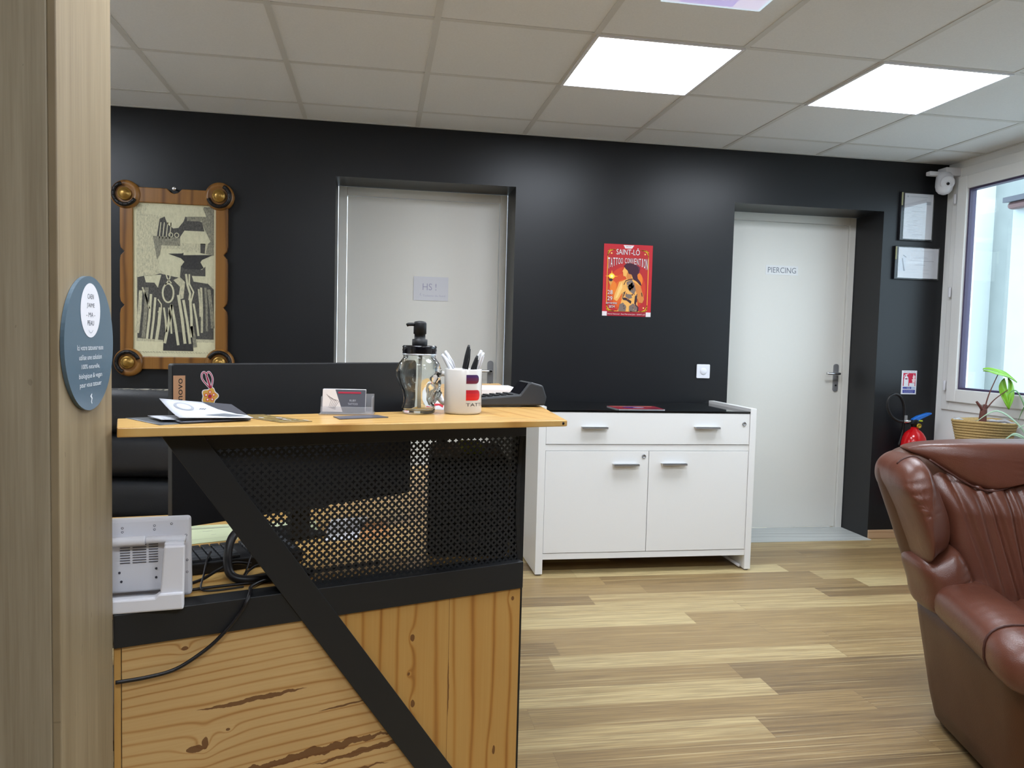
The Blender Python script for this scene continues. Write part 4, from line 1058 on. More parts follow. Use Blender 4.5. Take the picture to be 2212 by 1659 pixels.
# mug
def mug():
    cx, cy = .181, 1.664; R_, H_ = .0402, .0955
    r = thing('mug', 'white mug of pens with purple and red lettering', 'mug', (cx, cy, TZ))
    prof = [(.0, .0), (R_ - .004, .0), (R_ - .001, .002), (R_, .005), (R_, H_ - .002), (R_ - .0012, H_), (R_ - .0034, H_ - .0015), (R_ - .0036, .006), (.0, .006)]
    obj('cup', MB().lathe(prof, (cx, cy, TZ + .0003), 64), M['ceramic'], r, world=True)
    hp = [(-R_ + .002, .080), (-R_ - .012, .083), (-R_ - .023, .074), (-R_ - .025, .052), (-R_ - .019, .030), (-R_ - .008, .020), (-R_ + .002, .021)]
    c, s = math.cos(-.6), math.sin(-.6)
    obj('handle', MB().tube([(cx + p.x * c, cy + p.x * s, TZ + p.z) for p in spline([(a, 0, b) for a, b in hp], 6)], .0052, 12), M['ceramic'], r, world=True)
    base = -PI / 2 - math.atan2(cx, cy) + .0   # direction towards the viewer
    face = math.atan2(-cy, -cx)
    p = Flat(lambda a, b, h: (cx + (R_ + .0002 + h) * math.cos(face + a / R_), cy + (R_ + .0002 + h) * math.sin(face + a / R_), TZ + b), .0002)
    def dblock(x0, x1, z0, z1, rr, mats):
        n = 26; xs = [x0 + (x1 - x0) * i / n for i in range(n + 1)]
        def lim(x):
            if x > x1 - rr: d = math.sqrt(max(0, rr * rr - (x - (x1 - rr)) ** 2)); return z0 + rr - d, z1 - rr + d
            return z0, z1
        K = len(mats)
        for i in range(n):
            a0, b0 = lim(xs[i]); a1, b1 = lim(xs[i + 1])
            for k in range(K):
                f0, f1 = k / K, (k + 1) / K
                p.poly([(xs[i], a0 + (b0 - a0) * f0), (xs[i + 1], a1 + (b1 - a1) * f0), (xs[i + 1], a1 + (b1 - a1) * f1), (xs[i], a0 + (b0 - a0) * f1)], mats[k], 1)
    x0 = .0065
    dblock(x0, x0 + .032, .066, .0845, .0085, [ink(104, 30, 52), ink(86, 34, 72), ink(66, 36, 92)])
    dblock(x0, x0 + .036, .0305, .0525, .0095, [ink(206, 36, 30), ink(196, 32, 34), ink(176, 28, 44)])
    for k, m_ in enumerate([ink(206, 36, 30), ink(190, 40, 40), ink(150, 40, 50), ink(96, 40, 70), ink(70, 38, 92)]):
        p.rect(x0 + .050, .030 + k * .011, x0 + .066, .041 + k * .011, m_, 1)
    p.text('TATTOO', x0 + .0335, .0215, .067, .0068, ink(60, 60, 66), 1)
    obj('printed_logo', p, p.mats, r, world=True)
    def pen(label, bottom, topp, kind, cap_up=True):
        b, t = Vector(bottom), Vector(topp); d = (t - b); L = d.length; d = d.normalized()
        nm = 'pen'; pr = thing(nm, label, 'pen', bottom, group='pens in the mug')
        def seg(name, prof, mat, par=pr):
            m_ = MB().lathe(prof, (0, 0, 0), 14); q = Vector((0, 0, 1)).rotation_difference(d).to_matrix().to_4x4()
            m_.xf(Matrix.Translation(b) @ q); return obj(name, m_, mat, par, world=True)
        if kind == 'black':
            seg('barrel', [(.0036, 0), (.0038, .003), (.0038, L - .045), (.003, L - .04)], M['film'])
            cpo = seg('cap', [(.0052, L - .052), (.0054, L - .05), (.0050, L - .025), (.0036, L - .006), (.002, L)], M['plastic'])
            side = d.cross(Vector((0, 1, 0))).normalized()
            cl = MB().tube([b + d * (L - .008) - side * .004, b + d * (L - .03) - side * .0068, b + d * (L - .058) - side * .0066], .0014, 8)
            obj('clip', cl, M['plastic'], cpo, world=True)
        else:
            seg('barrel', [(.0040, 0), (.0042, .003), (.0042, L - .03), (.0036, L - .01), (.0028, L)], M['acr_pen'])
            seg('refill', [(.0014, .004), (.0014, L - .012)], M['wplastic'])
            side = d.cross(Vector((0, 1, 0))).normalized()
            cl = MB().tube([b + d * (L - .006) - side * .003, b + d * (L - .028) - side * .0066, b + d * (L - .042) - side * .0060], .0014, 8)
            obj('clip', cl, M['wplastic'], pr, world=True)
    z = TZ + .009
    pen('black capped pen standing tallest in the mug', (cx - .012, cy + .006, z), (cx + .012, cy + .010, TZ + .147), 'black')
    pen('black capped pen leaning right in the mug', (cx - .008, cy - .008, z), (cx + .028, cy - .012, TZ + .125), 'black')
    pen('clear pen leaning far left in the mug', (cx + .022, cy + .004, z), (cx - .046, cy + .006, TZ + .126), 'clear')
    pen('clear pen leaning left, nearest the mug handle', (cx + .014, cy + .016, z), (cx - .038, cy + .022, TZ + .133), 'clear')
    pen('white pen leaning right beside the shorter black pen', (cx - .014, cy + .016, z), (cx + .040, cy + .014, TZ + .136), 'clear')
    pen('white pen leaning farthest right in the mug', (cx - .012, cy + .022, z), (cx + .046, cy + .022, TZ + .131), 'clear')
M['acr_pen'] = simple('frosted_white_pen', rgb(216, 218, 222), .25, var=.08)
mug()

# card reader
def reader():
    r = thing('card_reader', 'black card payment terminal on the right end of the counter', 'card terminal', (.30, 1.86, TZ), math.radians(8))
    pr = [(-.085, .003), (-.09, .010), (-.07, .022), (.03, .030), (.052, .058), (.058, .060), (.088, .052), (.098, .024), (.094, .004)]
    # profile along local x (keypad at the left, printer hump at the right), extruded in y
    b = MB().prism([(a, h) for a, h in pr], -.042, .042)
    obj('terminal_body', b, M['plastic_m'], r, bevel=.004)
    obj('screen', MB().hexa([(.0295, -.036, .0295), (.0505, -.036, .0575), (.0505, .036, .0575), (.0295, .036, .0295)], [(.0288, -.036, .0302), (.0498, -.036, .0582), (.0498, .036, .0582), (.0288, .036, .0302)]), M['gloss_black'], r)
    k = MB()
    for i in range(5):
        for j in range(3):
            x = -.062 + i * .017; y = -.026 + j * .019; zz = .022 + (x + .07) * .08 + .0005
            k.box((x, y, zz), (x + .012, y + .014, zz + .003))
    obj('keypad', k, M['plastic'], r, bevel=.001)
reader()
# white and red leaflet, pale box behind the mug
lf = thing('leaflet', 'white leaflet with red corner behind the mug handle', 'leaflet', (.150, 1.745, TZ))
lp = [(.105, 1.760), (.168, 1.712), (.196, 1.756), (.130, 1.800)]
lb = MB().hexa([(.110, 1.742, TZ + .001), (.152, 1.722, TZ + .001), (.154, 1.725, TZ + .001), (.112, 1.745, TZ + .001)], [(.116, 1.772, TZ + .036), (.140, 1.760, TZ + .040), (.142, 1.763, TZ + .040), (.118, 1.775, TZ + .036)])
obj('sheet', lb, M['paper'], lf, world=True)
rdp = MB().hexa([(.112, 1.7415, TZ + .0012), (.142, 1.727, TZ + .0012), (.1425, 1.7275, TZ + .0012), (.1125, 1.742, TZ + .0012)], [(.114, 1.7495, TZ + .013), (.147, 1.735, TZ + .014), (.1475, 1.7355, TZ + .014), (.1145, 1.75, TZ + .013)])
obj('red_corner', rdp, ink(186, 30, 44), lf, world=True)
bxp = thing('paper_pad', 'pale paper pad lying behind the card terminal', 'paper pad', (.30, 2.20, TZ))
obj('pages', MB().slab([(.235, 2.11), (.395, 2.13), (.39, 2.32), (.23, 2.30)], TZ, TZ + .022), M['paper'], bxp, bevel=.001, world=True)

# ------------------------------------------------------------------ things on the desk behind the counter
DZ = .716
# all-in-one computer seen from behind
def aio():
    a = math.atan2(.588, .809)
    r = thing('desktop_screen', 'black all-in-one computer seen from behind, with stickers', 'computer', (-.408, 1.660, DZ), a)
    obj('back_shell', MB().prism(rrect(0, .082, .613, .420, .006), 0.0, .022), M['plastic'], r, bevel=.002)
    obj('bezel', MB().prism([(.004, .086), (.609, .086), (.609, .416), (.004, .416)], .022, .026), M['gloss_black'], r)
    st = MB().box((.24, .03, .0), (.38, .16, .008)); st.prism([(.285, .008), (.335, .008), (.335, .12), (.285, .12)], .026, .045)
    obj('stand', st, M['plastic'], r, bevel=.002)
    p = Flat(lambda x, z, h: (x, -.0002 - h, z))
    cop = simple('copper_badge', rgb(196, 152, 118), .3, metal=.5, var=.12, scale=50)
    p.rect(.002, .325, .0262, .396, cop, 1)
    def up(x, y): return (.0145 - (y - 0), .358 + x)
    p.text('Lenovo', 0, 0, .066, .0125, M['plastic'], 2, bend=lambda x, y: (.0145 - y, .357 + x))
    obj('maker_badge', p, p.mats, r)
    q = Flat(lambda x, z, h: (x, -.0002 - h, z)); wt, rd, gd, or_ = ink(206, 200, 206), ink(150, 28, 60), ink(190, 148, 64), ink(196, 98, 52)
    cx, cz = .0775, .352
    fl = lambda s, d=0: [(cx + (s + .0022 * math.cos(5 * t + d)) * math.cos(t), cz + (s + .0022 * math.cos(5 * t + d)) * math.sin(t)) for t in [2 * PI * i / 60 for i in range(60)]]
    q.poly(fl(.0175), wt, 1); q.poly(fl(.0155), gd, 2)
    for k in range(5):
        t = PI / 2 + k * 2 * PI / 5; q.ell(cx + .0085 * math.cos(t), cz + .0085 * math.sin(t), .0042, .0042, or_, 3, 12); q.ell(cx + .0085 * math.cos(t), cz + .0085 * math.sin(t), .0018, .0018, wt, 4, 8)
    q.ell(cx, cz, .004, .004, rd, 4, 10)
    for dx in (-.009, .001):
        lp_ = [(cx + .001, cz + .016), (cx + dx - .006, cz + .034), (cx + dx - .008, cz + .046), (cx + dx - .002, cz + .050), (cx + dx + .005, cz + .036), (cx + .003, cz + .016)]
        q.line([tuple(v[:2]) for v in spline([(x, y, 0) for x, y in lp_], 5)], .0042, wt, 1); q.line([tuple(v[:2]) for v in spline([(x, y, 0) for x, y in lp_], 5)], .0018, rd, 2)
    q.poly([(cx - .006, cz - .014), (cx + .003, cz - .014), (cx - .001, cz - .034), (cx - .014, cz - .034)], wt, 1); q.poly([(cx - .0045, cz - .014), (cx + .0015, cz - .014), (cx - .003, cz - .032), (cx - .012, cz - .032)], rd, 2)
    obj('knot_sticker', q, q.mats, r)
aio()
# white tablet till on a stand
def till():
    r = thing('tablet_till', 'white tablet till seen from behind, on its bent stand', 'tablet till', (-.345, 1.44, DZ), math.radians(9))
    # local: x to the right, y away. screen leans back slightly
    lean = lambda y, z: y - (z - .02) * .06
    sc = MB()
    lo = [(x, lean(y, .006), .006) for x, y in ((-.28, .028), (.022, .028), (.022, .054), (-.28, .054))]
    hi = [(x, lean(y, .152), .152) for x, y in ((-.28, .036), (.020, .036), (.020, .054), (-.28, .054))]
    sc.hexa(lo, hi)
    so = obj('tablet_shell', sc, M['wplastic'], r, bevel=.006, segs=3)
    bk = MB(); bk.hexa([(x, lean(y, .022), .022) for x, y in ((-.25, .016), (-.022, .016), (-.022, .03), (-.25, .03))], [(x, lean(y, .120), .120) for x, y in ((-.25, .022), (-.018, .022), (-.018, .037), (-.25, .037))])
    bo = obj('rear_housing', bk, M['wplastic'], so, bevel=.005, segs=3)
    v = MB()
    for k in range(8):
        z = .076 + k * .0045; y = lean(.0155 + .006 * (z - .022) / .1, z)
        for xa, xb in ((-.094, -.078), (-.074, -.052), (-.048, -.033)): v.box((xa, y - .0008, z), (xb, y + .002, z + .0013))
    obj('vents', v, ink(90, 90, 98), bo)
    for x, z in ((-.092, .136), (-.040, .138), (-.012, .14), (-.092, .129), (-.040, .131), (.012, .118), (-.1, .112), (-.036, .113), (-.095, .06), (-.036, .064), (-.092, .044), (-.036, .048), (.014, .05), (.014, .072)):
        y = lean(.0285 + .008 * (z - .006) / .146, z) if z > .122 or x > -.016 else lean(.0155 + .006 * (z - .022) / .1, z)
        obj('screw', MB().lathe([(.0021, 0), (.0021, .0008), (.001, .0004)], (x, y, z), 10, axis='y'), ink(70, 70, 80), so)
    stn = MB()
    stn.prism([(-.028, .004), (.012, .004), (.014, .112), (-.020, .112)], -.022, -.010)
    stn.prism([(-.28, .0), (.012, .0), (.012, .030), (-.028, .030), (-.034, .024), (-.28, .024)], -.028, -.006)
    obj('stand', stn, M['wplastic'], r, bevel=.003)
    obj('stand_hinge', MB().tube([(-.25, .004, .118), (-.052, .004, .118)], .008, 14).tube([(-.052, .004, .118), (.014, .004, .118)], .006, 14).box((-.02, -.016, .106), (.012, .016, .116)), M['wplastic'], r, bevel=.002)
till()
# papers
def desk_paper(label, pts, z, mat, lines=0, th=.0008):
    r = thing('paper_sheet', label, 'paper', (sum(p[0] for p in pts) / 4, sum(p[1] for p in pts) / 4, z), group='papers on the desk')
    obj('sheet', MB().slab(pts, z, z + th), mat, r, world=True)
    if lines:
        A, B, C_, D = [Vector((*p, z)) for p in pts]
        f = Flat(lambda u, v, h: tuple((A * (1 - u) + B * u) * (1 - v) + (D * (1 - u) + C_ * u) * v + Vector((0, 0, th + .0003 + h))), .0002)
        rr = random.Random(2)
        for v, a, b, w_ in ((.93, .05, .6, .006), (.86, .05, .98, .008), (.80, .2, .95, .022), (.76, .05, .7, .006), (.62, .5, .66, .012), (.4, .62, .7, .01), (.2, .1, .9, .006)): f.line([(a, v), (b, v)], w_, ink(150, 150, 140), 1)
        obj('printed_lines', f, f.mats, r, world=True)
green = ink(206, 214, 176)  # paper whose green tint is shade, put into its colour
desk_paper('printed form behind the keyboard, green from painted-in shade', [(-.450, 1.835), (-.318, 1.888), (-.362, 2.040), (-.500, 2.02)], DZ + .0003, green, 1)
desk_paper('sheet seen through the perforated metal, green from painted-in shade', [(-.255, 1.88), (-.135, 1.92), (-.155, 2.07), (-.27, 2.05)], DZ + .0003, green)
desk_paper('white sheet seen through the perforated metal', [(-.120, 1.86), (-.045, 1.862), (-.020, 2.10), (-.115, 2.08)], DZ + .0003, M['paper'])
desk_paper('orange sheet seen through the perforated metal', [(-.035, 1.86), (.035, 1.89), (.030, 2.06), (-.040, 2.04)], DZ + .0003, ink(214, 152, 96))
# keyboard
kb = thing('keyboard', 'black keyboard on the desk below the screen', 'keyboard', (-.33, 1.68, DZ), math.radians(22))
obj('keyboard_base', MB().hexa([(-.22, -.055, 0), (.17, -.055, 0), (.17, .085, 0), (-.22, .085, 0)], [(-.22, -.055, .024), (.17, -.055, .024), (.17, .085, .020), (-.22, .085, .020)]), M['plastic'], kb, bevel=.003)
kk = MB()
for i in range(19):
    for j in range(6):
        if i in (13,): continue
        x = -.212 + i * .0198; y = -.048 + j * .0215; zz = .0238 - (y + .055) * .0286
        kk.box((x, y, zz), (x + .0165, y + .0180, zz + .006))
ko = obj('keys', kk, M['plastic_m'], kb, bevel=.001); ko['kind'] = 'stuff'
# navy folder box and drawer unit
du = thing('drawer_unit', 'black three-drawer desktop unit behind the perforated metal', 'drawer unit', (.215, 1.76, DZ), math.radians(-4))
obj('casing', MB().prism(rrect(-.098, 0, .082, .222, .014), -.06, .20), M['plastic'], du, bevel=.003)
for k in range(3):
    d_ = obj('drawer', MB().box((-.086, -.068, .010 + k * .068), (.070, -.060, .072 + k * .068)), M['plastic'], du, bevel=.003)
    obj('handle', MB().box((-.03 + .02 * (k % 2), -.074, .034 + k * .068), (.03 + .02 * (k % 2), -.068, .050 + k * .068)), M['plastic_m'], d_, bevel=.002)
yf = thing('notepad', 'yellow-green notepad lying on the black drawer unit', 'notepad', (.22, 1.83, DZ + .222))
obj('pages', MB().slab([(.195, 1.76), (.245, 1.76), (.245, 1.90), (.200, 1.90)], DZ + .2225, DZ + .236), ink(170, 186, 60), yf, world=True)

# cables
def cable(label, pts, rad, name='cable'):
    return tag(obj(name, MB().tube(spline(pts, 8), rad, 10), M['rubber']), label, 'cable', 'black cables on the desk')
def cw(s, y, z):   # counter-front coordinates to world
    c, sn = math.cos(CA), math.sin(CA); return (.322 + s * c - y * sn, 1.655 + s * sn + y * c, z)
cable('black power cable hanging in a curve over the beam front', [cw(-.30, .10, .7215), cw(-.50, .085, .722), cw(-.563, .05, .7225), cw(-.576, .012, .7225), cw(-.585, -.0065, .712), cw(-.598, -.0055, .690), cw(-.627, -.0055, .657), cw(-.657, -.005, .632), cw(-.704, -.005, .607), cw(-.75, -.005, .6005), cw(-.800, -.004, .600)], .0034)
cable('thick black cable looping down behind the diagonal brace', [cw(-.55, .22, .80), cw(-.585, .16, .79), cw(-.60, .12, .762), cw(-.598, .095, .735), cw(-.575, .082, .7255), cw(-.53, .08, .7255), cw(-.44, .085, .7255)], .0085)
cable('thin black cable from the tablet along the front of the desk', [cw(-.70, .075, .7195), cw(-.66, .078, .7195), cw(-.60, .078, .7195), cw(-.55, .075, .7195), cw(-.48, .08, .7195)], .0027)
cable('black cable rising from the tablet to the keyboard', [cw(-.72, .080, .730), cw(-.685, .085, .728), cw(-.65, .105, .728), cw(-.618, .13, .735), cw(-.585, .145, .742), cw(-.55, .15, .735)], .0032)
cable('thin looped black cable in front of the keyboard', [cw(-.62, .20, .755), cw(-.632, .16, .752), cw(-.645, .11, .735), cw(-.655, .07, .724), cw(-.648, .058, .7205), cw(-.62, .055, .7195), cw(-.58, .058, .7195)], .0020)
cable('thin black cable arching beside the thick loop', [cw(-.535, .19, .75), cw(-.55, .15, .752), cw(-.566, .11, .735), cw(-.575, .10, .722), cw(-.56, .10, .7190)], .0018)
cable('black cable arching up nearest the brace', [cw(-.572, .105, .7195), cw(-.56, .125, .728), cw(-.535, .14, .735), cw(-.50, .15, .728), cw(-.46, .15, .7195)], .0024)

# office chair behind the desk
def office_chair():
    r = thing('office_chair', 'black padded office chair with a worn top edge behind the desk', 'chair', (-.63, 2.42, 0), math.radians(-8))
    def padl(zc, hz, w, dep, y0):
        rings = []
        for k in range(9):
            t = -1 + 2 * k / 8; e = math.sqrt(max(0, 1 - t ** 4)) ; 
            ww = w * (.90 + .10 * e); d = dep * (.25 + .75 * e)
            rings.append([(ww * sx, y0 + dy * d, zc + hz * t) for sx, dy in ((-1, -.1), (-.96, -.6), (-.8, -.92), (-.4, -1), (0, -1), (.4, -1), (.8, -.92), (.96, -.6), (1, -.1), (.96, .5), (.4, .75), (-.4, .75), (-.96, .5))])
        return MB().loft(rings)
    bk = obj('backrest', padl(.965, .068, .255, .055, 0), M['bleather'], r, sub=1)
    for z, hz in ((.835, .066), (.705, .066), (.575, .066)):
        obj('padding', padl(z, hz, .262, .055, 0), M['bleather'], bk, sub=1)
    wr_ = random.Random(4); e = []
    for k in range(60):
        x = -.22 + .44 * k / 59; e.append((x, -.018 + wr_.uniform(-.004, .004), 1.029 - .05 * (x / .26) ** 4 * 1.0 + wr_.uniform(-.001, .001)))
    obj('worn_edge', MB().tube(e, lambda t: .0022 + .0016 * math.sin(t * 47) * math.sin(t * 91), 6), M['worn'], bk)
    obj('back_shell', MB().prism(rrect(-.20, .50, .20, .98, .06), .035, .06), M['plastic'], r, bevel=.01)
    obj('seat', MB().loft([[(x * s, -.24 + y * s, z) for x, y in rrect(-.26, -.24, .26, .26, .08, 6)] for s, z in ((.9, .44), (1, .46), (1, .50), (.92, .525), (.5, .53))]), M['bleather'], r)
    obj('back_bar', MB().tube([(0, .045, .55), (0, .06, .46), (0, -.05, .43), (0, -.22, .43)], .022, 12), M['plastic'], r)
    obj('gas_column', MB().lathe([(.03, .09), (.03, .30), (.02, .30), (.02, .44)], (0, -.24, 0), 16), M['steel'], r)
    for k in range(5):
        a = k * 2 * PI / 5 + .3; p1 = (.28 * math.cos(a), -.24 + .28 * math.sin(a))
        l_ = obj('base_arm', MB().tube([(0, -.24, .10), (p1[0], p1[1], .075)], .018, 10), M['plastic'], r)
        obj('castor', MB().lathe([(.025, -.02), (.028, -.012), (.028, .012), (.025, .02)], (p1[0], p1[1], .029), 16, axis='x'), M['plastic'], l_)
office_chair()

# ------------------------------------------------------------------ plants on a low stand by the window
ts = thing('plant_stand', 'low dark stand under the two pot plants, behind the armchair', 'plant stand', (3.26, 3.58, 0))
obj('stand_top', MB().box((3.08, 3.20, .585), (3.47, 3.92, .610)), M['plastic_m'], ts, bevel=.003, world=True)
for x in (3.11, 3.44):
    for y in (3.23, 3.89): obj('leg', MB().box((x - .015, y - .015, 0), (x + .015, y + .015, .585)), M['plastic_m'], ts, world=True)
def basket_plant():
    cx, cy, z0 = 3.262, 3.73, .611
    r = thing('potted_plant', 'two-leaved pot plant in a straw basket by the window', 'potted plant', (cx, cy, z0))
    mb = MB(); prof = []
    for k in range(15):
        z = k * .0145; rr = .105 + .045 * (z / .2)
        prof += [(rr, z), (rr + .0022, z + .004), (rr + .0022, z + .0105), (rr, z + .0143)]
    prof += [(.146, .208), (.138, .206), (.12, .02), (.0, .02)]
    rings = []
    for rr, h in prof:
        rings.append([(cx + rr * math.cos(a) * 1.06, cy + rr * math.sin(a), z0 + h + .0035 * math.sin(a * 2 + .4) * (h / .2)) for a in [2 * PI * i / 48 for i in range(48)]])
    mb.loft(rings); obj('basket', mb, M['straw'], r, world=True)
    rr_ = random.Random(8); so = []
    sm = MB(); sm.lathe([(.134, .175), (.10, .190), (.05, .197), (.0, .2)], (cx, cy, z0), 30, wob=lambda k, a: .004 * math.sin(5 * a + k))
    for k in range(60):
        a, q = rr_.uniform(0, 6.28), rr_.uniform(.02, .125); s = rr_.uniform(.006, .014)
        x, y = cx + q * math.cos(a), cy + q * math.sin(a); z = z0 + .19
        sm.hexa([(x - s, y - s * .5, z), (x + s, y - s * .6, z), (x + s * .8, y + s * .5, z), (x - s, y + s * .6, z)], [(x - s * .7, y - s * .5, z + s), (x + s, y - s * .4, z + s * .6), (x + s * .6, y + s * .5, z + s), (x - s * .8, y + s * .4, z + s * .8)])
    obj('soil', sm, M['soil'], r, world=True)
    fl = MB(); ring = []
    for i in range(40):
        a = 2 * PI * i / 40; w = .010 + .008 * math.sin(3 * a + 1) + .004 * math.sin(11 * a); q = .141
        ring.append([(cx + (q + dq) * math.cos(a) * 1.04, cy + (q + dq) * math.sin(a), z0 + .200 + dz) for dq, dz in ((-.004, 0), (0, w), (.003, w), (.0, 0))])
    fl.loft(ring + ring[:1], cap0=False, cap1=False); obj('film_liner', fl, M['film'], r, world=True)
    B = Vector((cx - .02, cy - .01, z0 + .19))
    st = MB().tube(spline([B, B + Vector((.0, 0, .05)), B + Vector((.004, 0, .09))], 5), lambda t: .020 - .004 * t, 14)
    st.tube(spline([B + Vector((.0, 0, .075)), B + Vector((-.018, 0, .10)), B + Vector((-.04, .005, .128))], 5), lambda t: .010 - .004 * t, 10)
    st.tube(spline([B + Vector((.002, 0, .08)), B + Vector((.012, 0, .112))], 5), .010, 10)
    obj('trunk', st, M['stem'], r, world=True)
    def leaf(name, base, tip_dir, up, L, Wd, mat, droop, lobes=.35, fold=.25, stem_from=None):
        d = Vector(tip_dir).normalized(); n_ = Vector(up).normalized(); side = d.cross(n_).normalized(); n_ = side.cross(d)
        ns, nw = 14, 8; rows = []
        for i in range(ns + 1):
            t = i / ns                       # 0 = back of the lobes, 1 = tip
            x = -lobes * L + t * (1 + lobes) * L
            if x < 0: w0, w1 = Wd * .20 * (-x / (lobes * L)) ** .8 + .0, Wd * (.62 + .38 * math.cos(x / (lobes * L) * 1.25)) * (1 - (-x / (lobes * L)) ** 4 * .55)
            else: w0, w1 = 0, Wd * max(.02, (1 - (x / L) ** 1.7))
            row = []
            for sgn in (-1, 1):
                rng = range(nw, -1, -1) if sgn < 0 else range(0, nw + 1)
                for k in rng:
                    q = sgn * (w0 + (w1 - w0) * k / nw)
                    p = Vector(base) + d * x + side * q + n_ * (abs(q) * fold - droop * (x / L) ** 2 * L + .003 * math.sin(9 * t + k))
                    row.append(p)
            rows.append(row)
        mb = MB(); m_ = len(rows[0]); vs = [tuple(p) for rw in rows for p in rw]; fs = []
        for i in range(ns):
            for k in range(m_ - 1):
                if k == nw and i * (1 + lobes) / ns < lobes * .92: continue
                fs.append((i * m_ + k, i * m_ + k + 1, (i + 1) * m_ + k + 1, (i + 1) * m_ + k))
        mb.add(vs, fs, 0, True)
        o = obj(name, mb, mat, r, world=True)
        so_ = o.modifiers.new('thick', 'SOLIDIFY'); so_.thickness = .0009
        return o
    P1 = Vector((cx + .062, cy - .01, z0 + .478)); P2 = Vector((cx + .105, cy - .03, z0 + .385))
    leaf('leaf', P1, (.62, -.35, -.22), (0.10, -.45, 1), .100, .050, M['leaf'], .22, lobes=.75, fold=.10)
    l2 = leaf('leaf', P2, (.05, -.15, -1), (-.25, -1, .0), .105, .040, M['leaf_y'], .06, lobes=.62, fold=-.2)
    for b0, mid, p_ in ((B + Vector((.006, 0, .08)), (.030, 0, .17), P1), (B + Vector((.008, 0, .075)), (.055, -.01, .14), P2)):
        obj('leaf_stalk', MB().tube(spline([b0, B + Vector(mid), p_], 8), lambda t: .0042 - .0022 * t, 8), M['stem'], r, world=True)
basket_plant()
def spider_plant():
    cx, cy, z0 = 3.235, 3.36, .611
    r = thing('potted_plant', 'pale thin-leaved plant in a black pot, cut off at the right', 'potted plant', (cx, cy, z0))
    obj('pot', MB().loft([[(cx + x * s, cy + y * s, z0 + h) for x, y in rrect(-.09, -.09, .09, .09, .02, 4)] for s, h in ((.8, 0), (1, .128), (1.04, .128), (1.04, .150), (.96, .150), (.92, .12), (.0, .12))]), M['plastic'], r, world=True)
    obj('soil', MB().lathe([(.08, .12), (.05, .128), (0, .13)], (cx, cy, z0), 20), M['soil'], r, world=True)
    rr = random.Random(21)
    spec = [(-.16, .00, .27, .10), (-.08, .0, .30, .05), (-.30, .02, .17, -.02), (-.10, .02, .20, -.05), (-.02, .05, .28, .12), (-.17, .0, .06, -.06), (-.14, -.03, .02, -.10), (.05, .02, .22, .05), (.1, .05, .2, .0), (-.06, -.05, .16, .04), (.0, -.02, .14, -.02), (-.13, .05, .05, -.04), (.14, -.05, .12, -.06), (-.11, .02, .10, .02)]
    for k, (dx, dy, hz, ez) in enumerate(spec):
        b = Vector((cx + rr.uniform(-.02, .02), cy + rr.uniform(-.02, .02), z0 + .128))
        pts = spline([b, b + Vector((dx * .25, dy * .3, hz * .6)), b + Vector((dx * .65, dy * .7, hz)), b + Vector((dx, dy, hz * .75 + ez * .5))], 7)
        mb = MB(); L = len(pts); vs = []; w0 = .0058
        for i, p in enumerate(pts):
            t = i / (L - 1); w = w0 * (1 - t ** 2.2) + .0006; d = (pts[min(i + 1, L - 1)] - pts[max(i - 1, 0)]).normalized(); s = d.cross(Vector((.2, -1, .3))).normalized()
            vs += [tuple(p + s * w), tuple(p + Vector((0, 0, -.001))), tuple(p - s * w)]
        mb.add(vs, [q for i in range(L - 1) for q in ((3 * i, 3 * i + 1, 3 * i + 4, 3 * i + 3), (3 * i + 1, 3 * i + 2, 3 * i + 5, 3 * i + 4))], 0, True)
        o = obj('leaf', mb, M['spider'] if k % 3 else M['spider_d'], r, world=True)
        sl = o.modifiers.new('thick', 'SOLIDIFY'); sl.thickness = .0006
spider_plant()

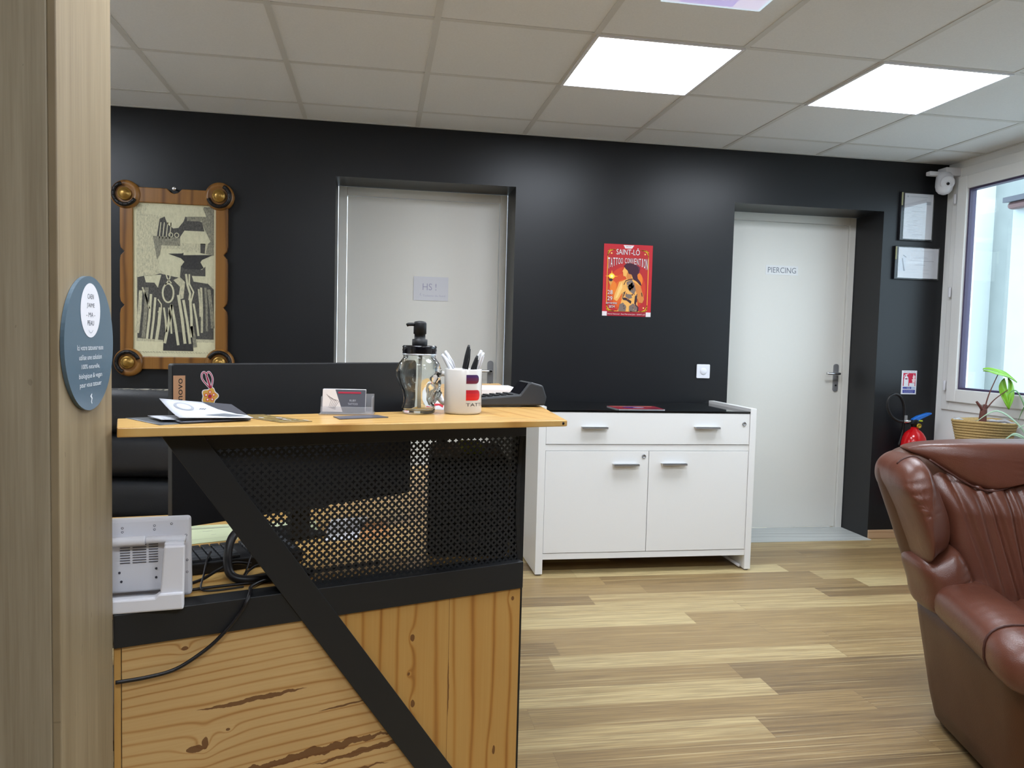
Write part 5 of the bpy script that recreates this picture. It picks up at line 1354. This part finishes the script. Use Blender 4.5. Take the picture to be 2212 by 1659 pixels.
# ------------------------------------------------------------------ brown leather armchair
def armchair():
    r = thing('armchair', 'brown leather wing armchair with creased cushions at the right edge', 'armchair', (2.066, 1.82, 0), math.radians(-15.0))
    def closed(pts, k=5):
        P = [Vector((a, b, 0)) for a, b in pts]; n = len(P); out = []
        for i in range(n):
            p0, p1, p2, p3 = P[i - 1], P[i], P[(i + 1) % n], P[(i + 2) % n]
            for j in range(k):
                t = j / k
                q = 0.5 * ((2 * p1) + (-p0 + p2) * t + (2 * p0 - 5 * p1 + 4 * p2 - p3) * t * t + (-p0 + 3 * p1 - 3 * p2 + p3) * t ** 3)
                out.append((q.x, q.y))
        return out
    def pillow(outline, c, prof, fn, k=3):
        pr = [(v.x, v.y) for v in spline([(a, b, 0) for a, b in prof], k)]; prof = pr
        return MB().loft([[fn(c[0] + (x - c[0]) * s, c[1] + (z - c[1]) * s, d) for x, z in outline] for s, d in prof])
    def mir(mb):
        o = MB(); o.v = [(-x, y, z) for x, y, z in mb.v]; o.f = [list(reversed(f)) for f in mb.f]; o.mi = mb.mi[:]; o.sm = mb.sm[:]; return o
    L, LD = M['leather'], M['leather_shade']
    # outer body: sides and front wrapped in smooth leather, darkened for shade
    rings = []
    for z, hw, y0, y1, rr in ((.030, .355, -.32, .36, .15), (.036, .372, -.335, .38, .16), (.10, .384, -.345, .395, .16), (.22, .400, -.355, .415, .16), (.34, .416, -.36, .435, .16), (.405, .422, -.355, .445, .16), (.415, .40, -.33, .42, .15)):
        rings.append([(x, y, z) for x, y in rrect(-hw, y0, hw, y1, rr, 9)])
    obj('outer_body', MB().loft(rings), LD, r)
    obj('plinth', MB().slab(rrect(-.33, -.30, .33, .34, .14, 8), 0, .045), M['plastic'], r)
    # back shell
    half = [(.28, .37), (.385, .405), (.438, .46), (.476, .56), (.502, .64), (.526, .71), (.545, .77), (.547, .805), (.532, .838), (.503, .864), (.462, .884), (.40, .899), (.30, .911), (.15, .919)]
    outl = closed(half + [(0, .921)] + [(-a, b) for a, b in reversed(half)], 4)
    lean = lambda z: .12 * (z - .4)
    def bsh(x, z, d): return (x, .315 + lean(z) + d, z)
    obj('back_shell', pillow(outl, (0, .60), [(.4, .135), (.66, .13), (.80, .115), (.90, .085), (.975, .04), (1.0, 0), (.99, -.035), (.965, -.065), (.92, -.085), (.8, -.095), (.5, -.095)], bsh), LD, r)
    # inner back cushion with vertical creases
    rr_ = random.Random(6)
    cre = [(cx, rr_.uniform(.007, .013), rr_.uniform(.008, .018), 1.1 * cx + rr_.uniform(-.06, .06)) for cx in [-.31 + .044 * k + rr_.uniform(-.012, .012) for k in range(15)]]
    def inner(x, z, d):
        y = .205 + .16 * (z - .45) + d + .075 * max(0, (z - .70) / .15) ** 1.5
        if d < 0:
            for cx, w, a, sl in cre: y += a * math.exp(-((x - cx - sl * (z - .6)) / w) ** 2) * min(1, (-d) / .04)
        return (x, y, z)
    ol = closed([(.31, .40), (.34, .50), (.37, .60), (.392, .70), (.43, .79), (.40, .85), (.2, .87), (0, .87), (-.2, .87), (-.40, .85), (-.43, .79), (-.392, .70), (-.37, .60), (-.34, .50), (-.31, .40), (0, .385)], 28)
    obj('back_cushion', pillow(ol, (0, .62), [(.9, .05), (1, .02), (1, 0), (.985, -.02), (.955, -.036), (.91, -.048), (.85, -.056), (.78, -.061), (.7, -.064), (.6, -.066), (.5, -.067), (.4, -.067), (.3, -.067), (.2, -.067), (.1, -.067)], inner, 8), L, r)
    # head cushion with scalloped lower seam
    cr2 = [(rr_.uniform(-.38, .38), rr_.uniform(.008, .016), rr_.uniform(.003, .006), rr_.uniform(-.5, .5)) for _ in range(18)]
    def head(x, z, d):
        if d < 0: d *= max(0.12, 1 - (x / .5) ** 4)
        y = .262 + .20 * (z - .8) + d + .03 * (x / .47) ** 8
        if d < 0:
            for cx, w, a, sl in cr2: y += a * math.exp(-((x - cx - sl * (z - .82)) / w) ** 2) * math.exp(-((z - .80) / .05) ** 2) * min(1, -d / .03)
        zz = z + max(0, -d) * .05
        return (x, y, zz)
    hs = [(.0, .860), (.08, .850), (.15, .825), (.205, .786), (.253, .771), (.29, .776), (.33, .793), (.38, .824), (.43, .857), (.475, .880), (.45, .896), (.40, .906), (.3, .915), (.15, .921)]
    oh = closed(hs + [(0, .923)] + [(-a, b) for a, b in reversed(hs[1:])], 8)
    obj('head_cushion', pillow(oh, (0, .855), [(.95, .10), (1, .06), (1, .0), (.992, -.016), (.97, -.030), (.93, -.040), (.86, -.048), (.76, -.053), (.62, -.056), (.45, -.058), (.3, -.059), (.1, -.059)], head), L, r)
    sp = [head(a, b, -.012) for a, b in oh]; nlow = [p for p, (a, b) in zip(sp, oh) if b < .86]
    lo = sorted(nlow, key=lambda p: p[0])
    obj('seam', MB().tube([(p[0], p[1] - .026, p[2]) for p in lo], .0036, 8), M['thread'], r)
    # wings
    wout = closed([(-.456, .545), (-.480, .61), (-.508, .69), (-.530, .745), (-.545, .787), (-.541, .826), (-.518, .856), (-.482, .868), (-.455, .850), (-.430, .80), (-.402, .745), (-.376, .69), (-.366, .635), (-.374, .590), (-.405, .566), (-.44, .553)], 6)
    wcr = [(.80, .005, .005), (.768, .004, .005), (.738, .005, .005), (.725, .004, .004), (.70, .005, .003)]
    def wing(x, z, d):
        f = (x + .47) / .11
        y = .240 + .14 * (z - .5) + d * 1.0 + (.02 if f < 0 else .02) * f * f + .055 * max(0, f)
        if d < 0:
            for cz, w, a in wcr: y += a * math.exp(-((z - cz - .25 * (x + .5)) / w) ** 2) * math.exp(-((x + .51) / .05) ** 2)
            y += .004 * math.exp(-((z - .575) / .02) ** 2) * math.sin(x * 130)
        return (x, y, z)
    wp = [(.9, .12), (1, .09), (1.0, .03), (1, -.02), (.985, -.05), (.955, -.078), (.90, -.104), (.82, -.124), (.70, -.139), (.55, -.148), (.35, -.152), (.12, -.153)]
    w_ = pillow(wout, (-.47, .71), wp, wing)
    sv = [wing(-.47 + (x + .47) * .99, .71 + (z - .71) * .99, -.047) for x, z in wout]
    k0 = min(range(len(sv)), key=lambda i: sv[i][2])
    sv = sv[k0:] + sv[:k0]
    sm = MB().tube([tuple(p) for p in sv[int(len(sv) * .36):] + sv[:2]], .0034, 8)
    obj('wing', w_, L, r); obj('seam', sm, M['thread'], r); obj('wing', mir(w_), L, r); obj('seam', mir(sm), M['thread'], r)
    # lower wing panel between wing and arm
    lw = closed([(-.440, .40), (-.456, .46), (-.474, .54), (-.43, .572), (-.378, .600), (-.345, .575), (-.315, .51), (-.298, .45), (-.30, .39), (-.38, .38)], 6)
    def lwf(x, z, d):
        y = .225 + .10 * (z - .45) + d + .10 * abs(x + .39)
        if d < 0: y += .004 * math.sin((z - x * .5) * 260) * math.exp(-((x + .33) / .04) ** 2)
        return (x, y, z)
    l_ = pillow(lw, (-.385, .48), [(.9, .1), (1, .06), (1, 0), (.97, -.045), (.9, -.075), (.75, -.097), (.5, -.108), (.2, -.112)], lwf)
    obj('lower_wing', l_, L, r); obj('lower_wing', mir(l_), L, r)
    # arm rests: rolled, with a round front cap
    def arm_ring(y, s=1.0, n=28):
        if y > .10: s *= 1 - .45 * ((y - .10) / .185) ** 2
        t = (y + .33) / .6; cx = -.372 + .026 * t; cz = .428 + .016 * math.sin(t * 2.2) - .006 * (1 - t); hw, hh = (.098 - .008 * t) * s, .066 * s
        out = []
        for i in range(n):
            a = 2 * PI * i / n; e = .8
            x = math.copysign(abs(math.cos(a)) ** e, math.cos(a)); z = math.copysign(abs(math.sin(a)) ** e, math.sin(a))
            dz = .0022 * math.sin(y * 150 + a * 3) * (1 if .10 < y < .26 else .25) * max(0, math.sin(a))
            out.append((cx + hw * x, y, cz + hh * z * (1.0 if z > 0 else 1.12) + dz))
        return out
    ar_ = MB().loft([arm_ring(.285 - k * .0125) for k in range(40)])
    cap = MB().loft([arm_ring(-.200, 1.0), arm_ring(-.215, 1.03), arm_ring(-.25, 1.04), arm_ring(-.285, 1.02), arm_ring(-.315, .94), arm_ring(-.338, .80), arm_ring(-.352, .58), arm_ring(-.358, .3), arm_ring(-.36, .08)])
    ring = arm_ring(-.203, 1.025); sm2 = MB().tube(ring + ring[:1], .0036, 8)
    for f in (lambda q: q, mir):
        a_ = obj('armrest', f(ar_), L, r); c_ = obj('arm_cap', f(cap), L, a_); obj('seam', f(sm2), M['thread'], a_)
    # seat cushion
    cs = [(rr_.uniform(-.25, .25), rr_.uniform(.008, .02), rr_.uniform(.002, .006), rr_.uniform(-.5, .5)) for _ in range(14)]
    so = closed([(.285, -.34), (.29, 0), (.285, .26), (.2, .285), (0, .29), (-.2, .285), (-.285, .26), (-.29, 0), (-.285, -.34), (-.2, -.375), (0, -.385), (.2, -.375)], 8)
    def seat(x, y, d):
        z = .34 + d
        if d > 0: z -= sum(a * math.exp(-((x - cx - sl * (y - .2)) / w) ** 2) for cx, w, a, sl in cs) * min(1, d / .08) * math.exp(-((y - .22) / .14) ** 2)
        return (x, y, z)
    obj('seat_cushion', pillow(so, (0, -.04), [(.9, -.06), (1, -.04), (1.01, 0), (1.01, .04), (.99, .075), (.95, .098), (.88, .112), (.78, .119), (.65, .123), (.5, .125), (.35, .126), (.2, .126), (.05, .126)], seat), L, r)
armchair()
